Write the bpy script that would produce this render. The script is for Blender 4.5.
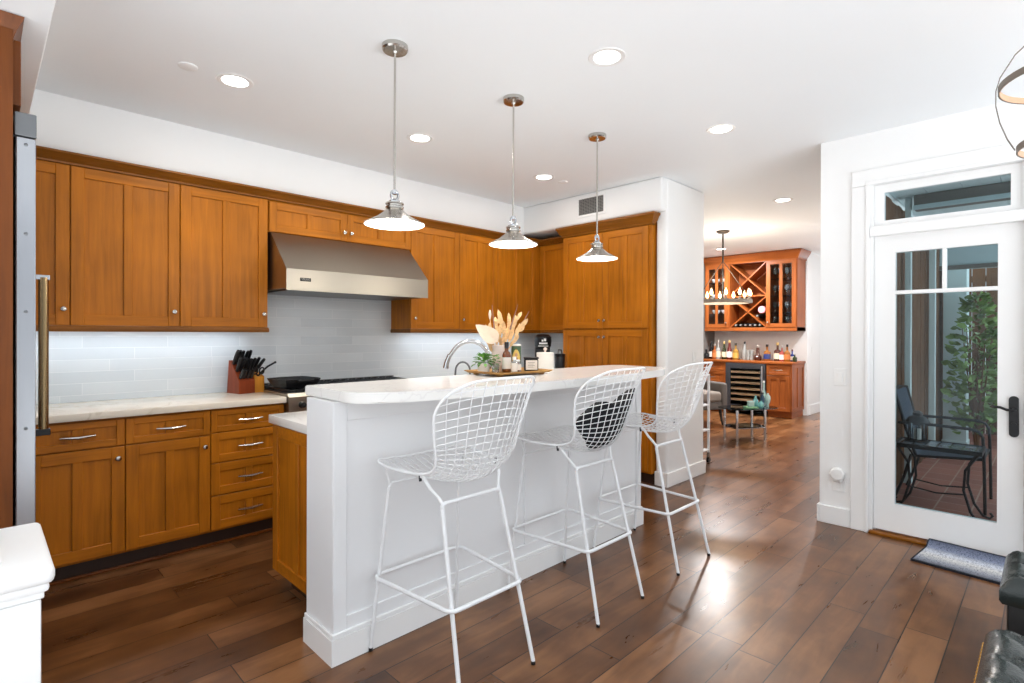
import bpy, bmesh, math, random
from mathutils import Vector, Matrix
random.seed(7)
for o in list(bpy.data.objects): bpy.data.objects.remove(o)
S = bpy.context.scene
COL = S.collection
PI = math.pi

# ------------------------------------------------------------------ camera, sky, exposure
cam_d = bpy.data.cameras.new('camera'); cam = bpy.data.objects.new('camera', cam_d); COL.objects.link(cam)
yaw, pitch, roll = math.radians(44.8598), math.radians(-0.1245), math.radians(0.14907)
fwd = Vector((math.sin(yaw)*math.cos(pitch), math.cos(yaw)*math.cos(pitch), math.sin(pitch)))
rgt = Vector((math.cos(yaw), -math.sin(yaw), 0)); upv = rgt.cross(fwd)
r2 = math.cos(roll)*rgt + math.sin(roll)*upv; u2 = -math.sin(roll)*rgt + math.cos(roll)*upv
cam.matrix_world = Matrix(((r2.x, u2.x, -fwd.x, 0), (r2.y, u2.y, -fwd.y, 0), (r2.z, u2.z, -fwd.z, 1.345), (0, 0, 0, 1)))
cam_d.sensor_width = 36; cam_d.lens = 536.25/1024*36; cam_d.shift_y = -6.4546/1024
cam_d.clip_start = .05; cam_d.clip_end = 200
S.camera = cam
W = bpy.data.worlds.new('world'); S.world = W; W.use_nodes = True
wt = W.node_tree; bg = wt.nodes['Background']
# overcast sky above the horizon, a bright band added below to light the ceiling
wtc = wt.nodes.new('ShaderNodeTexCoord'); wsp = wt.nodes.new('ShaderNodeSeparateXYZ'); wrm = wt.nodes.new('ShaderNodeValToRGB')
wt.links.new(wtc.outputs['Generated'], wsp.inputs[0]); wmr = wt.nodes.new('ShaderNodeMapRange'); wmr.inputs[1].default_value = -1; wt.links.new(wsp.outputs['Z'], wmr.inputs[0]); wt.links.new(wmr.outputs[0], wrm.inputs[0])
we = wrm.color_ramp.elements
we[0].position = .18; we[0].color = (.62, .64, .66, 1); we[1].position = .8; we[1].color = (.85, .92, 1, 1)
for p_, c_ in ((.28, (1.4, 1.46, 1.52)), (.37, (1.3, 1.36, 1.42)), (.43, (.38, .40, .42)), (.485, (.20, .21, .22)), (.58, (.24, .255, .28))): e_ = we.new(p_); e_.color = (*c_, 1)
wt.links.new(wrm.outputs[0], bg.inputs[0]); bg.inputs[1].default_value = 3.0
S.view_settings.view_transform = 'Standard'; S.view_settings.look = 'None'
S.view_settings.exposure = 0.18; S.view_settings.gamma = 1; S.view_settings.use_curve_mapping = False
CAN_W, PEND_W, UNDER_W = 5.5, 5, 1.5

# ------------------------------------------------------------------ materials
def lin(c):
    return tuple((x/12.92 if x <= .04045 else ((x+.055)/1.055)**2.4) for x in (v/255 for v in c))
class N:
    def __init__(s, name):
        s.m = bpy.data.materials.new(name); s.m.use_nodes = True; s.t = s.m.node_tree; s.n = s.t.nodes; s.l = s.t.links
        s.b = s.n['Principled BSDF']; s.out = s.n['Material Output']
    def add(s, typ, **kw):
        n = s.n.new(typ)
        for k, v in kw.items():
            if hasattr(n, k): setattr(n, k, v)
            else: n.inputs[k.replace('_', ' ')].default_value = v
        return n
    def link(s, a, b): s.l.new(a, b)
    def ramp(s, fac, stops):
        r = s.n.new('ShaderNodeValToRGB'); e = r.color_ramp.elements
        while len(e) < len(stops): e.new(.5)
        for i, (p, c) in enumerate(stops): e[i].position = p; e[i].color = (*c, 1)
        s.link(fac, r.inputs[0]); return r
def mat(name, rgb, rough=.5, metal=0, trans=0, emit=None, est=0, ior=1.45, coat=0, noise=0, nscale=20, bump=0, spec=None):
    k = N(name); b = k.b; c = lin(rgb)
    b.inputs['Base Color'].default_value = (*c, 1); b.inputs['Roughness'].default_value = rough
    b.inputs['Metallic'].default_value = metal; b.inputs['Transmission Weight'].default_value = trans
    b.inputs['IOR'].default_value = ior; b.inputs['Coat Weight'].default_value = coat
    if spec is not None: b.inputs['Specular IOR Level'].default_value = spec
    if emit: b.inputs['Emission Color'].default_value = (*lin(emit), 1); b.inputs['Emission Strength'].default_value = est
    if noise or bump:
        tc = k.add('ShaderNodeTexCoord'); nz = k.add('ShaderNodeTexNoise', Scale=nscale, Detail=4.)
        k.link(tc.outputs['Object'], nz.inputs['Vector'])
        if noise:
            r = k.ramp(nz.outputs['Fac'], [(.25, tuple(x*(1-noise) for x in c)), (.75, tuple(min(1, x*(1+noise)) for x in c))])
            k.link(r.outputs[0], b.inputs['Base Color'])
        if bump:
            bm_ = k.add('ShaderNodeBump', Strength=bump, Distance=.01); k.link(nz.outputs['Fac'], bm_.inputs['Height']); k.link(bm_.outputs[0], b.inputs['Normal'])
    return k.m
def wood(name, base, axis='z', rough=.4, var=.3, coat=.05):
    k = N(name); c = lin(base); b = k.b
    tc = k.add('ShaderNodeTexCoord'); oi = k.add('ShaderNodeObjectInfo'); ad = k.add('ShaderNodeVectorMath', operation='ADD')
    k.link(tc.outputs['Object'], ad.inputs[0])
    ml = k.add('ShaderNodeVectorMath', operation='SCALE'); cv = k.add('ShaderNodeCombineXYZ')
    for i in range(3): k.link(oi.outputs['Random'], cv.inputs[i])
    k.link(cv.outputs[0], ml.inputs[0]); ml.inputs['Scale'].default_value = 37.; k.link(ml.outputs[0], ad.inputs[1])
    mp = k.add('ShaderNodeMapping'); sc = {'x': (1.2, 22, 22), 'y': (22, 1.2, 22), 'z': (22, 22, 1.2)}[axis]
    mp.inputs['Scale'].default_value = sc; k.link(ad.outputs[0], mp.inputs[0])
    n1 = k.add('ShaderNodeTexNoise', Scale=1.6, Detail=6., Roughness=.6, Distortion=.6); k.link(mp.outputs[0], n1.inputs['Vector'])
    n2 = k.add('ShaderNodeTexNoise', Scale=2.4, Detail=2.); k.link(ad.outputs[0], n2.inputs['Vector'])
    mx = k.add('ShaderNodeMix', data_type='FLOAT'); mx.inputs[0].default_value = .45
    k.link(n1.outputs['Fac'], mx.inputs[2]); k.link(n2.outputs['Fac'], mx.inputs[3])
    r = k.ramp(mx.outputs[0], [(.32, tuple(x*(1-var*1.25) for x in c)), (.5, c), (.68, tuple(x*(1+var) for x in c))])
    k.link(r.outputs[0], b.inputs['Base Color']); b.inputs['Specular IOR Level'].default_value = .22; b.inputs['Roughness'].default_value = rough; b.inputs['Coat Weight'].default_value = coat; b.inputs['Coat Roughness'].default_value = .25
    return k.m
def floor_mat():
    k = N('dark_plank_floor'); b = k.b
    tc = k.add('ShaderNodeTexCoord')
    br = k.add('ShaderNodeTexBrick', offset=.37, offset_frequency=2, squash=1.25, squash_frequency=3)
    br.inputs['Scale'].default_value = 1; br.inputs['Mortar Size'].default_value = .0024; br.inputs['Mortar Smooth'].default_value = .2
    br.inputs['Brick Width'].default_value = 1.15; br.inputs['Row Height'].default_value = .156
    br.inputs['Color1'].default_value = (.2, .2, .2, 1); br.inputs['Color2'].default_value = (.8, .8, .8, 1); br.inputs['Mortar'].default_value = (0, 0, 0, 1)
    k.link(tc.outputs['Object'], br.inputs['Vector'])
    mp = k.add('ShaderNodeMapping'); mp.inputs['Scale'].default_value = (2.0, 11, 1); k.link(tc.outputs['Object'], mp.inputs[0])
    # shift the grain plank by plank
    ad = k.add('ShaderNodeVectorMath', operation='ADD'); sc = k.add('ShaderNodeVectorMath', operation='SCALE'); sc.inputs['Scale'].default_value = 23.
    k.link(br.outputs['Color'], sc.inputs[0]); k.link(mp.outputs[0], ad.inputs[0]); k.link(sc.outputs[0], ad.inputs[1])
    n1 = k.add('ShaderNodeTexNoise', Scale=1.1, Detail=5., Roughness=.55, Distortion=.5); k.link(ad.outputs[0], n1.inputs['Vector'])
    n2 = k.add('ShaderNodeTexNoise', Scale=3.5, Detail=3.); k.link(tc.outputs['Object'], n2.inputs['Vector'])
    mx = k.add('ShaderNodeMix', data_type='FLOAT'); mx.inputs[0].default_value = .5; k.link(n1.outputs['Fac'], mx.inputs[2]); k.link(n2.outputs['Fac'], mx.inputs[3])
    mx2 = k.add('ShaderNodeMix', data_type='FLOAT'); mx2.inputs[0].default_value = .3; k.link(mx.outputs[0], mx2.inputs[2]); k.link(br.outputs['Color'], mx2.inputs[3])
    r = k.ramp(mx2.outputs[0], [(.34, lin((66, 38, 18))), (.5, lin((104, 66, 36))), (.64, lin((142, 98, 62)))])
    mm = k.add('ShaderNodeMix', data_type='RGBA'); k.link(br.outputs['Fac'], mm.inputs[0]); k.link(r.outputs[0], mm.inputs[6]); mm.inputs[7].default_value = (*lin((28, 17, 12)), 1)
    k.link(mm.outputs[2], b.inputs['Base Color'])
    rr = k.add('ShaderNodeMapRange'); rr.inputs[3].default_value = .24; rr.inputs[4].default_value = .34; k.link(n1.outputs['Fac'], rr.inputs[0]); k.link(rr.outputs[0], b.inputs['Roughness'])
    n3 = k.add('ShaderNodeTexNoise', Scale=6., Detail=1.); k.link(tc.outputs['Object'], n3.inputs['Vector'])
    hs = k.add('ShaderNodeMath', operation='SUBTRACT'); k.link(n3.outputs['Fac'], hs.inputs[0]); k.link(br.outputs['Fac'], hs.inputs[1])
    bp = k.add('ShaderNodeBump', Strength=.1, Distance=.012); k.link(hs.outputs[0], bp.inputs['Height']); k.link(bp.outputs[0], b.inputs['Normal'])
    return k.m
def brick_mat(name, w, h, c1, c2, mortar, ms, rough, vertical=None, off=.5, coat=0, bump=.2, vary=0):
    k = N(name); tc = k.add('ShaderNodeTexCoord'); v = tc.outputs['Object']
    if vertical:
        sp = k.add('ShaderNodeSeparateXYZ'); cb = k.add('ShaderNodeCombineXYZ'); k.link(v, sp.inputs[0])
        k.link(sp.outputs[vertical], cb.inputs[0]); k.link(sp.outputs['Z'], cb.inputs[1]); v = cb.outputs[0]
    br = k.add('ShaderNodeTexBrick', offset=off, offset_frequency=2, squash=1.3, squash_frequency=3)
    br.inputs['Scale'].default_value = 1; br.inputs['Mortar Size'].default_value = ms; br.inputs['Brick Width'].default_value = w; br.inputs['Row Height'].default_value = h
    br.inputs['Color1'].default_value = (*lin(c1), 1); br.inputs['Color2'].default_value = (*lin(c2), 1); br.inputs['Mortar'].default_value = (*lin(mortar), 1)
    k.link(v, br.inputs['Vector']); k.link(br.outputs['Color'], k.b.inputs['Base Color'])
    k.b.inputs['Roughness'].default_value = rough; k.b.inputs['Coat Weight'].default_value = coat
    bp = k.add('ShaderNodeBump', Strength=bump, Distance=.004, invert=True); k.link(br.outputs['Fac'], bp.inputs['Height']); k.link(bp.outputs[0], k.b.inputs['Normal'])
    return k.m
def quartz(name, base, vein):
    k = N(name); tc = k.add('ShaderNodeTexCoord'); n = k.add('ShaderNodeTexNoise', Scale=1.7, Detail=5., Distortion=1.8); k.link(tc.outputs['Object'], n.inputs['Vector'])
    r = k.ramp(n.outputs['Fac'], [(.0, lin(base)), (.485, lin(base)), (.5, lin(vein)), (.515, lin(base)), (1, lin(base))])
    k.link(r.outputs[0], k.b.inputs['Base Color']); k.b.inputs['Roughness'].default_value = .16; return k.m
def steel(name, rgb, rough=.28, axis='x'):
    k = N(name); tc = k.add('ShaderNodeTexCoord'); mp = k.add('ShaderNodeMapping'); mp.inputs['Scale'].default_value = {'x': (.6, 160, 160), 'z': (160, 160, .6)}[axis]
    n = k.add('ShaderNodeTexNoise', Scale=2.5, Detail=2.); k.link(tc.outputs['Object'], mp.inputs[0]); k.link(mp.outputs[0], n.inputs['Vector'])
    rr = k.add('ShaderNodeMapRange'); rr.inputs[3].default_value = rough-.03; rr.inputs[4].default_value = rough+.04; k.link(n.outputs['Fac'], rr.inputs[0]); k.link(rr.outputs[0], k.b.inputs['Roughness'])
    k.b.inputs['Base Color'].default_value = (*lin(rgb), 1); k.b.inputs['Metallic'].default_value = 1; return k.m
def pane_glass(name, tint, gl=1.5):
    k = N(name); k.n.remove(k.b); tr = k.add('ShaderNodeBsdfTransparent'); tr.inputs[0].default_value = (*tint, 1)
    gs = k.add('ShaderNodeBsdfGlossy'); gs.inputs['Roughness'].default_value = .0; gs.inputs[0].default_value = (.9, .95, 1, 1)
    fr = k.add('ShaderNodeFresnel'); fr.inputs[0].default_value = gl; mx = k.add('ShaderNodeMixShader')
    k.link(fr.outputs[0], mx.inputs[0]); k.link(tr.outputs[0], mx.inputs[1]); k.link(gs.outputs[0], mx.inputs[2]); k.link(mx.outputs[0], k.out.inputs[0]); return k.m
def stripes(name):
    k = N(name); tc = k.add('ShaderNodeTexCoord'); sp = k.add('ShaderNodeSeparateXYZ'); k.link(tc.outputs['Object'], sp.inputs[0])
    mr = k.add('ShaderNodeMapRange'); mr.inputs[1].default_value = -.2; mr.inputs[2].default_value = .18; k.link(sp.outputs['X'], mr.inputs[0])
    r = k.ramp(mr.outputs[0], [(0, lin((70, 76, 92))), (.22, lin((160, 162, 170))), (.42, lin((216, 214, 210))), (.62, lin((206, 210, 220))), (.82, lin((124, 132, 154))), (1, lin((48, 54, 76)))])
    nz = k.add('ShaderNodeTexNoise', Scale=170., Detail=2.); k.link(tc.outputs['Object'], nz.inputs['Vector'])
    n2 = k.ramp(nz.outputs['Fac'], [(.36, (.3, .32, .38)), (.5, (1, 1, 1))])
    mx = k.add('ShaderNodeMix', data_type='RGBA', blend_type='MULTIPLY'); mx.inputs[0].default_value = 1; k.link(r.outputs[0], mx.inputs[6]); k.link(n2.outputs[0], mx.inputs[7])
    k.link(mx.outputs[2], k.b.inputs['Base Color']); k.b.inputs['Roughness'].default_value = .95; return k.m
def leather(name, c, rough):
    k = N(name); tc = k.add('ShaderNodeTexCoord'); v = k.add('ShaderNodeTexVoronoi', Scale=160.); k.link(tc.outputs['Object'], v.inputs['Vector'])
    bp = k.add('ShaderNodeBump', Strength=.25, Distance=.002); k.link(v.outputs['Distance'], bp.inputs['Height']); k.link(bp.outputs[0], k.b.inputs['Normal'])
    k.b.inputs['Base Color'].default_value = (*lin(c), 1); k.b.inputs['Roughness'].default_value = rough; return k.m

M = {}
CW = (174, 103, 18)
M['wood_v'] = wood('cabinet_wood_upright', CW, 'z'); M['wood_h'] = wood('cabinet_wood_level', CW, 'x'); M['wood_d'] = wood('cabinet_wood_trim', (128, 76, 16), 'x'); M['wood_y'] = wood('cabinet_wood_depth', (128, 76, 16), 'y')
M['bar_v'] = wood('bar_wood_upright', (150, 80, 34), 'z', .4, .3, .05); M['bar_h'] = wood('bar_wood_level', (150, 80, 34), 'x', .4, .3, .05)
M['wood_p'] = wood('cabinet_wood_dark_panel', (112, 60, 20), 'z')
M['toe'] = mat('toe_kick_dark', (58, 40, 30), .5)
M['wall'] = mat('white_wall_paint', (240, 240, 239), .6, noise=.01, nscale=3); M['ceil'] = mat('ceiling_paint', (244, 247, 249), .7, noise=.008, nscale=2)
M['trim'] = mat('white_trim_paint', (240, 240, 239), .35); M['isl'] = mat('island_white_paint', (238, 239, 240), .45)
M['gray_wall'] = mat('dark_gray_wall_paint', (112, 108, 104), .7)
M['floor'] = floor_mat()
M['tile'] = brick_mat('long_subway_tile', .46, .0735, (214, 219, 222), (204, 210, 214), (226, 229, 231), .0018, .14, 'X', .41, .3, .3)
M['tile_y'] = brick_mat('long_subway_tile_side', .46, .0735, (214, 219, 222), (204, 210, 214), (226, 229, 231), .0018, .14, 'Y', .41, .3, .3)
M['quartz'] = quartz('white_quartz', (236, 234, 230), (226, 223, 220)); M['quartz_w'] = quartz('quartz_warm_shade', (232, 222, 205), (214, 202, 182))  # back counters: beige of warm shade put into the white quartz colour
M['steel'] = steel('brushed_steel', (168, 160, 147), .34); M['steel_v'] = steel('brushed_steel_upright', (172, 174, 178), .25, 'z'); M['dsteel'] = mat('dark_steel', (120, 122, 124), .35, 1)
M['nickel'] = mat('satin_nickel', (190, 186, 180), .2, 1); M['chrome'] = mat('chrome', (205, 207, 210), .08, 1); M['bronze'] = mat('warm_bronze', (150, 128, 94), .25, 1)
M['black'] = mat('black_plastic', (22, 23, 26), .35); M['iron'] = mat('cast_iron', (20, 21, 24), .4, bump=.1, nscale=200); M['wrought'] = mat('wrought_iron', (24, 24, 26), .5)
M['white_metal'] = mat('white_powder_coat', (236, 237, 238), .35); M['white'] = mat('white_plastic', (240, 240, 238), .4); M['offwhite'] = mat('white_paper', (240, 236, 228), .9)
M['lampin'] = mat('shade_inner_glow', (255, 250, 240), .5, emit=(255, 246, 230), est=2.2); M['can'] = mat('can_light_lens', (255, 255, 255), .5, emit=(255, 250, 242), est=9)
M['bulb'] = mat('candle_bulb', (255, 220, 170), .4, emit=(255, 206, 140), est=9); M['undled'] = mat('strip_light', (240, 248, 255), .4, emit=(225, 238, 255), est=5)
M['pane'] = pane_glass('door_glass', (.82, .9, .92), 1.28); M['cabglass'] = pane_glass('cabinet_glass', (.94, .96, .97), 1.25); M['tabglass'] = pane_glass('table_glass', (.6, .72, .72), 1.8)
M['wine'] = mat('clear_glass', (235, 240, 242), .03, trans=.9)
M['mat'] = stripes('woven_mat'); M['matedge'] = mat('mat_binding', (24, 26, 36), .9)
M['leather'] = leather('black_green_leather', (40, 47, 46), .24); M['leather_b'] = mat('black_leather_side', (14, 15, 16), .35); M['gold'] = mat('brass_nail', (184, 140, 72), .3, 1)
M['cush'] = mat('black_cushion_fabric', (20, 22, 26), .9, noise=.2, nscale=60)
M['brick'] = brick_mat('patio_brick', .22, .22, (150, 92, 76), (126, 74, 62), (160, 128, 112), .006, .6, None, 0, 0, .3)
M['fence'] = wood('fence_boards', (92, 62, 38), 'z', .7, .4, 0); M['porch'] = mat('porch_ceiling_paint', (176, 196, 200), .6); M['beam'] = mat('porch_beam', (108, 104, 98), .7); M['post'] = mat('porch_post_paint', (196, 212, 212), .5)
M['leaf'] = mat('green_leaf', (104, 132, 62), .5, noise=.4, nscale=9); M['leaf2'] = mat('basil_leaf', (84, 138, 52), .45, noise=.3, nscale=40)
M['sling'] = mat('chair_sling', (52, 64, 80), .6); M['gray_f'] = mat('armchair_gray_fabric', (96, 90, 86), .9, noise=.12, nscale=120); M['taupe'] = mat('armchair_seat_fabric', (130, 120, 112), .9, noise=.1, nscale=120)
M['block'] = wood('knife_block_cherry', (128, 56, 28), 'z', .4, .3); M['block2'] = wood('knife_block_maple', (214, 142, 52), 'z', .4, .2)
M['tray'] = wood('tray_wood', (176, 132, 74), 'x', .5, .3); M['dry'] = mat('dried_flower', (222, 182, 132), .9, noise=.25, nscale=70); M['dry2'] = mat('dried_leaf_cream', (228, 206, 182), .9, noise=.06, nscale=40)
M['amber'] = mat('amber_glass', (104, 52, 18), .08, coat=.5); M['label'] = mat('paper_label', (236, 232, 224), .8)
M['cream'] = mat('ceramic_cream', (232, 214, 204), .4, noise=.05, nscale=30)
M['badge'] = mat('hood_badge_black', (24, 24, 22), .4); M['badge_t'] = mat('badge_lettering', (150, 148, 140), .5)

# ------------------------------------------------------------------ mesh builder
class MB:
    def __init__(s): s.bm = bmesh.new()
    def _mi(s, faces, mi):
        for f in faces: f.material_index = mi
    def box(s, a, b, mi=0, bev=0, seg=2, xf=None):
        lo = [min(p, q) for p, q in zip(a, b)]; hi = [max(p, q) for p, q in zip(a, b)]
        v = [s.bm.verts.new((x, y, z)) for z in (lo[2], hi[2]) for y in (lo[1], hi[1]) for x in (lo[0], hi[0])]
        fs = [s.bm.faces.new([v[i] for i in q]) for q in ((0, 2, 3, 1), (4, 5, 7, 6), (0, 1, 5, 4), (2, 6, 7, 3), (0, 4, 6, 2), (1, 3, 7, 5))]
        s._mi(fs, mi); vs = v
        if bev > 0:
            es = list({e for f in fs for e in f.edges})
            r = bmesh.ops.bevel(s.bm, geom=es, offset=bev, segments=seg, affect='EDGES', profile=.5)
            s._mi(r['faces'], mi); vs = list({vv for f in r['faces'] for vv in f.verts} | {vv for f in fs if f.is_valid for vv in f.verts})
        if xf is not None: bmesh.ops.transform(s.bm, matrix=xf, verts=[q for q in vs if q.is_valid])
        return s
    def rings(s, rs, mi=0, closed=False, capa=True, capb=True):
        R = [[s.bm.verts.new(p) for p in r] for r in rs]; n = len(R[0]); fs = []
        for i in range(len(R) - (0 if closed else 1)):
            A, B = R[i], R[(i+1) % len(R)]
            for j in range(n):
                q = [A[j], A[(j+1) % n], B[(j+1) % n], B[j]]
                fs.append(s.bm.faces.new(q))
        if not closed:
            if capa: fs.append(s.bm.faces.new(list(reversed(R[0]))))
            if capb: fs.append(s.bm.faces.new(R[-1]))
        s._mi(fs, mi); return s
    def lathe(s, prof, c=(0, 0, 0), seg=20, mi=0, capa=True, capb=True, xf=None):
        c = Vector(c); rs = []
        for r, z in prof:
            r = max(r, 1e-4); ring = [Vector((r*math.cos(2*PI*i/seg), r*math.sin(2*PI*i/seg), z)) for i in range(seg)]
            rs.append([(xf @ p if xf is not None else p) + c for p in ring])
        return s.rings(rs, mi, False, capa, capb)
    def cyl(s, p0, p1, r, r2=None, seg=12, mi=0): return s.tube([p0, p1], r, seg, False, mi, r2)
    def tube(s, pts, r, seg=8, closed=False, mi=0, r2=None):
        P = [Vector(p) for p in pts]; n = len(P); rs = []; up = None
        for i in range(n):
            if closed: t = P[(i+1) % n] - P[(i-1) % n]
            else: t = P[min(i+1, n-1)] - P[max(i-1, 0)]
            t = t.normalized() if t.length > 1e-9 else Vector((0, 0, 1))
            if up is None:
                up = Vector((0, 0, 1)) if abs(t.z) < .9 else Vector((1, 0, 0))
            a = up - t*up.dot(t)
            if a.length < 1e-6: a = t.orthogonal()
            a.normalize(); b = t.cross(a); up = a
            rr = r if r2 is None else r + (r2-r)*i/max(1, n-1)
            if callable(r): rr = r(i/max(1, n-1))
            rs.append([P[i] + a*rr*math.cos(2*PI*j/seg) + b*rr*math.sin(2*PI*j/seg) for j in range(seg)])
        return s.rings(rs, mi, closed)
    def prism(s, poly, lo, hi, axis='z', mi=0):
        def mk(p, h): return {'z': (p[0], p[1], h), 'x': (h, p[0], p[1]), 'y': (p[0], h, p[1])}[axis]
        return s.rings([[mk(p, lo) for p in poly], [mk(p, hi) for p in poly]], mi)
    def sphere(s, c, r, seg=14, mi=0, sc=(1, 1, 1)):
        n = max(6, seg//2); rs = []
        for i in range(n+1):
            a = -PI/2 + PI*i/n; rr = max(math.cos(a), 1e-3)*r
            rs.append([(c[0]+rr*sc[0]*math.cos(2*PI*j/seg), c[1]+rr*sc[1]*math.sin(2*PI*j/seg), c[2]+r*sc[2]*math.sin(a)) for j in range(seg)])
        return s.rings(rs, mi)
    def quad(s, pts, mi=0): s._mi([s.bm.faces.new([s.bm.verts.new(p) for p in pts])], mi); return s
    def leaf(s, base, d, nrm, L, w, curl=.2, mi=0, n=6, th=.0012, shape=None):
        d = Vector(d).normalized(); nrm = Vector(nrm); nrm = (nrm - d*nrm.dot(d)); nrm = nrm.normalized() if nrm.length > 1e-5 else d.orthogonal().normalized(); sd = d.cross(nrm); base = Vector(base); rs = []
        for i in range(n+1):
            t = i/n; ww = max((shape(t) if shape else math.sin(PI*min(1, t*.95+.03))**.8)*w/2, .0008); p = base + d*L*t + nrm*(-curl*L*t*t)
            rs.append([p - sd*ww + nrm*ww*.35, p - nrm*th, p + sd*ww + nrm*ww*.35, p + nrm*th])
        return s.rings(rs, mi)
    def build(s, name, mats, parent=None, loc=(0, 0, 0), smooth=35):
        bmesh.ops.recalc_face_normals(s.bm, faces=s.bm.faces)
        me = bpy.data.meshes.new(name); s.bm.to_mesh(me); s.bm.free()
        for m in (mats if isinstance(mats, (list, tuple)) else [mats]): me.materials.append(M[m] if isinstance(m, str) else m)
        if smooth:
            for p in me.polygons: p.use_smooth = True
            me.set_sharp_from_angle(angle=math.radians(smooth))
        o = bpy.data.objects.new(name, me); COL.objects.link(o); o.location = loc
        if parent: o.parent = parent
        return o
def tag(o, label=None, cat=None, group=None, kind=None):
    if label: o['label'] = label
    if cat: o['category'] = cat
    if group: o['group'] = group
    if kind: o['kind'] = kind
    return o
def thing(name, label, cat, loc=(0, 0, 0), rz=0, group=None):
    o = bpy.data.objects.new(name, None); o.empty_display_size = .1; COL.objects.link(o); o.location = loc; o.rotation_euler = (0, 0, rz)
    return tag(o, label, cat, group)
def copy_tree(o, parent=None):
    c = o.copy(); COL.objects.link(c)
    if parent: c.parent = parent
    for ch in list(o.children): copy_tree(ch, c)
    return c
def struct(name, mb, mats, parent=None, loc=(0, 0, 0), smooth=35, label=None):
    o = mb.build(name, mats, parent, loc, smooth)
    if not parent: o['kind'] = 'structure'
    if label: o['label'] = label
    return o
def light(kind, name, loc, power, parent, size=.1, color=(1, 1, 1), rot=(0, 0, 0), sy=None, spread=None):
    d = bpy.data.lights.new(name, kind); d.energy = power; d.color = color
    if kind == 'AREA':
        d.size = size
        if sy: d.shape = 'RECTANGLE'; d.size_y = sy
        else: d.shape = 'DISK'
        if spread: d.spread = spread
    else: d.shadow_soft_size = size
    o = bpy.data.objects.new(name, d); COL.objects.link(o); o.location = loc; o.rotation_euler = rot; o.parent = parent
    return o

# ------------------------------------------------------------------ the shell of the rooms
CH = 2.723
struct('floor', MB().box((-.95, -1.1, -.06), (4.41, 6, 0)).box((4.41, 1.06, -.06), (14, 6, 0)), 'floor')
struct('ceiling', MB().box((-2.6, -2.6, CH), (4.51, 6, CH+.1)).box((4.51, 1.06, CH), (14, 6, CH+.1)), 'ceil')
struct('wall_back', MB().box((-.75, 4.28, 0), (4.85, 4.4, CH)), 'wall')
struct('wall_left', MB().box((-.77, 2.55, 0), (-.65, 4.28, CH)), 'wall')
struct('wall_left_unseen', MB().box((-2.7, -1.1, 0), (-2.6, 2.1, CH)), 'wall')  # unseen wall added to cut the light falling on the door wall
struct('trim_1', MB().box((-.65, 2.1, 2.452), (.184, 4.057, CH), 0, .008), 'ceil')               # lowered ceiling over the refrigerator wall
struct('trim_2', MB().box((-.65, 4.057, 2.36), (4.21, 4.28, CH)), 'wall')                          # bulkhead over the back cabinets
struct('trim_3', MB().box((4.21, 2.385, 2.425), (4.72, 4.28, CH), 0, .025, 4), 'wall')            # bulkhead over the pantry
struct('wall_pantry', MB().box((4.285, 2.375, 0), (5.0, 2.49, CH), 0, .025, 4), 'wall')
struct('wall_side', MB().box((4.70, 2.492, 0), (4.85, 4.279, CH)), 'wall')
struct('wall_bar', MB().box((9.75, 2.85, 0), (9.9, 4.6, CH)).box((9.9, 2.85, 0), (14, 2.97, CH)), 'wall')
struct('wall_bar_left', MB().box((5.0, 4.43, 0), (9.75, 4.55, CH)), 'gray_wall')
struct('wall_dining', MB().box((4.51, 1.06, 0), (12.5, 1.17, CH)), 'wall')
wd = MB(); wd.box((4.31, .875, 0), (4.51, 1.175, CH)); wd.box((4.31, -2.6, 0), (4.51, .10, CH)); wd.box((4.31, .10, 2.36), (4.51, .875, CH))
struct('wall_door', wd, 'wall')
def base(name, segs, h=.125):
    m = MB()
    for (a, b) in segs: m.box((a[0], a[1], 0), (b[0], b[1], h), 0, .004)
    return struct(name, m, 'trim', smooth=0)
base('baseboard_pantry', [((4.27, 2.36), (5.012, 2.376)), ((4.27, 2.3765), (4.286, 2.488))])
base('baseboard_door', [((4.295, .98), (4.311, 1.174)), ((4.295, 1.1745), (4.52, 1.19))])
base('baseboard_bar', [((9.86, 2.835), (13, 2.851))], .16)
base('baseboard_dining', [((4.53, 1.17), (9.5, 1.186))])

# backsplash (fixed to the wall)
struct('wall_back_tile', MB().box((-.3, 4.268, .914), (4.695, 4.281, 1.66)), 'tile')
struct('wall_pantry_tile', MB().box((4.688, 3.53, .914), (4.701, 4.268, 1.42)), 'tile_y')

# patio door, transom and their casing
d1 = thing('door_1', None, None, (4.33, .11, .03)); d1['kind'] = 'structure'; d1['label'] = 'white glazed patio door with four panes and black lever'
X0, X1 = 0, .045
dw, dh = .74, 1.98
m = MB()
m.box((X0, 0, 0), (X1, .115, dh)); m.box((X0, dw-.118, 0), (X1, dw, dh)); m.box((X0, .115, 0), (X1, dw-.118, .185)); m.box((X0, .115, dh-.115), (X1, dw-.118, dh))
m.build('door_frame', 'trim', d1, smooth=0)
m = MB(); m.box((-.002, .115, 1.585), (X1+.002, dw-.118, 1.61), 0, .004); m.box((-.002, .355, 1.61), (X1+.002, .378, dh-.115), 0, .004); m.build('muntin', 'trim', d1, smooth=0)
MB().box((.018, .115, .185), (.024, dw-.118, 1.585)).build('glass_pane', 'pane', d1, smooth=0)
MB().box((.018, .115, 1.61), (.024, .355, dh-.115)).build('glass_pane', 'pane', d1, smooth=0)
MB().box((.018, .378, 1.61), (.024, dw-.118, dh-.115)).build('glass_pane', 'pane', d1, smooth=0)
m = MB(); m.prism([(.042+.023*math.cos(a), (.835+.098 if a < PI else .835-.098)-.0 + .0 + (.023*math.sin(a))) for a in [i*PI/8 for i in range(8)]+[PI+i*PI/8 for i in range(8)]], -.012, 0, 'x')
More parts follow.
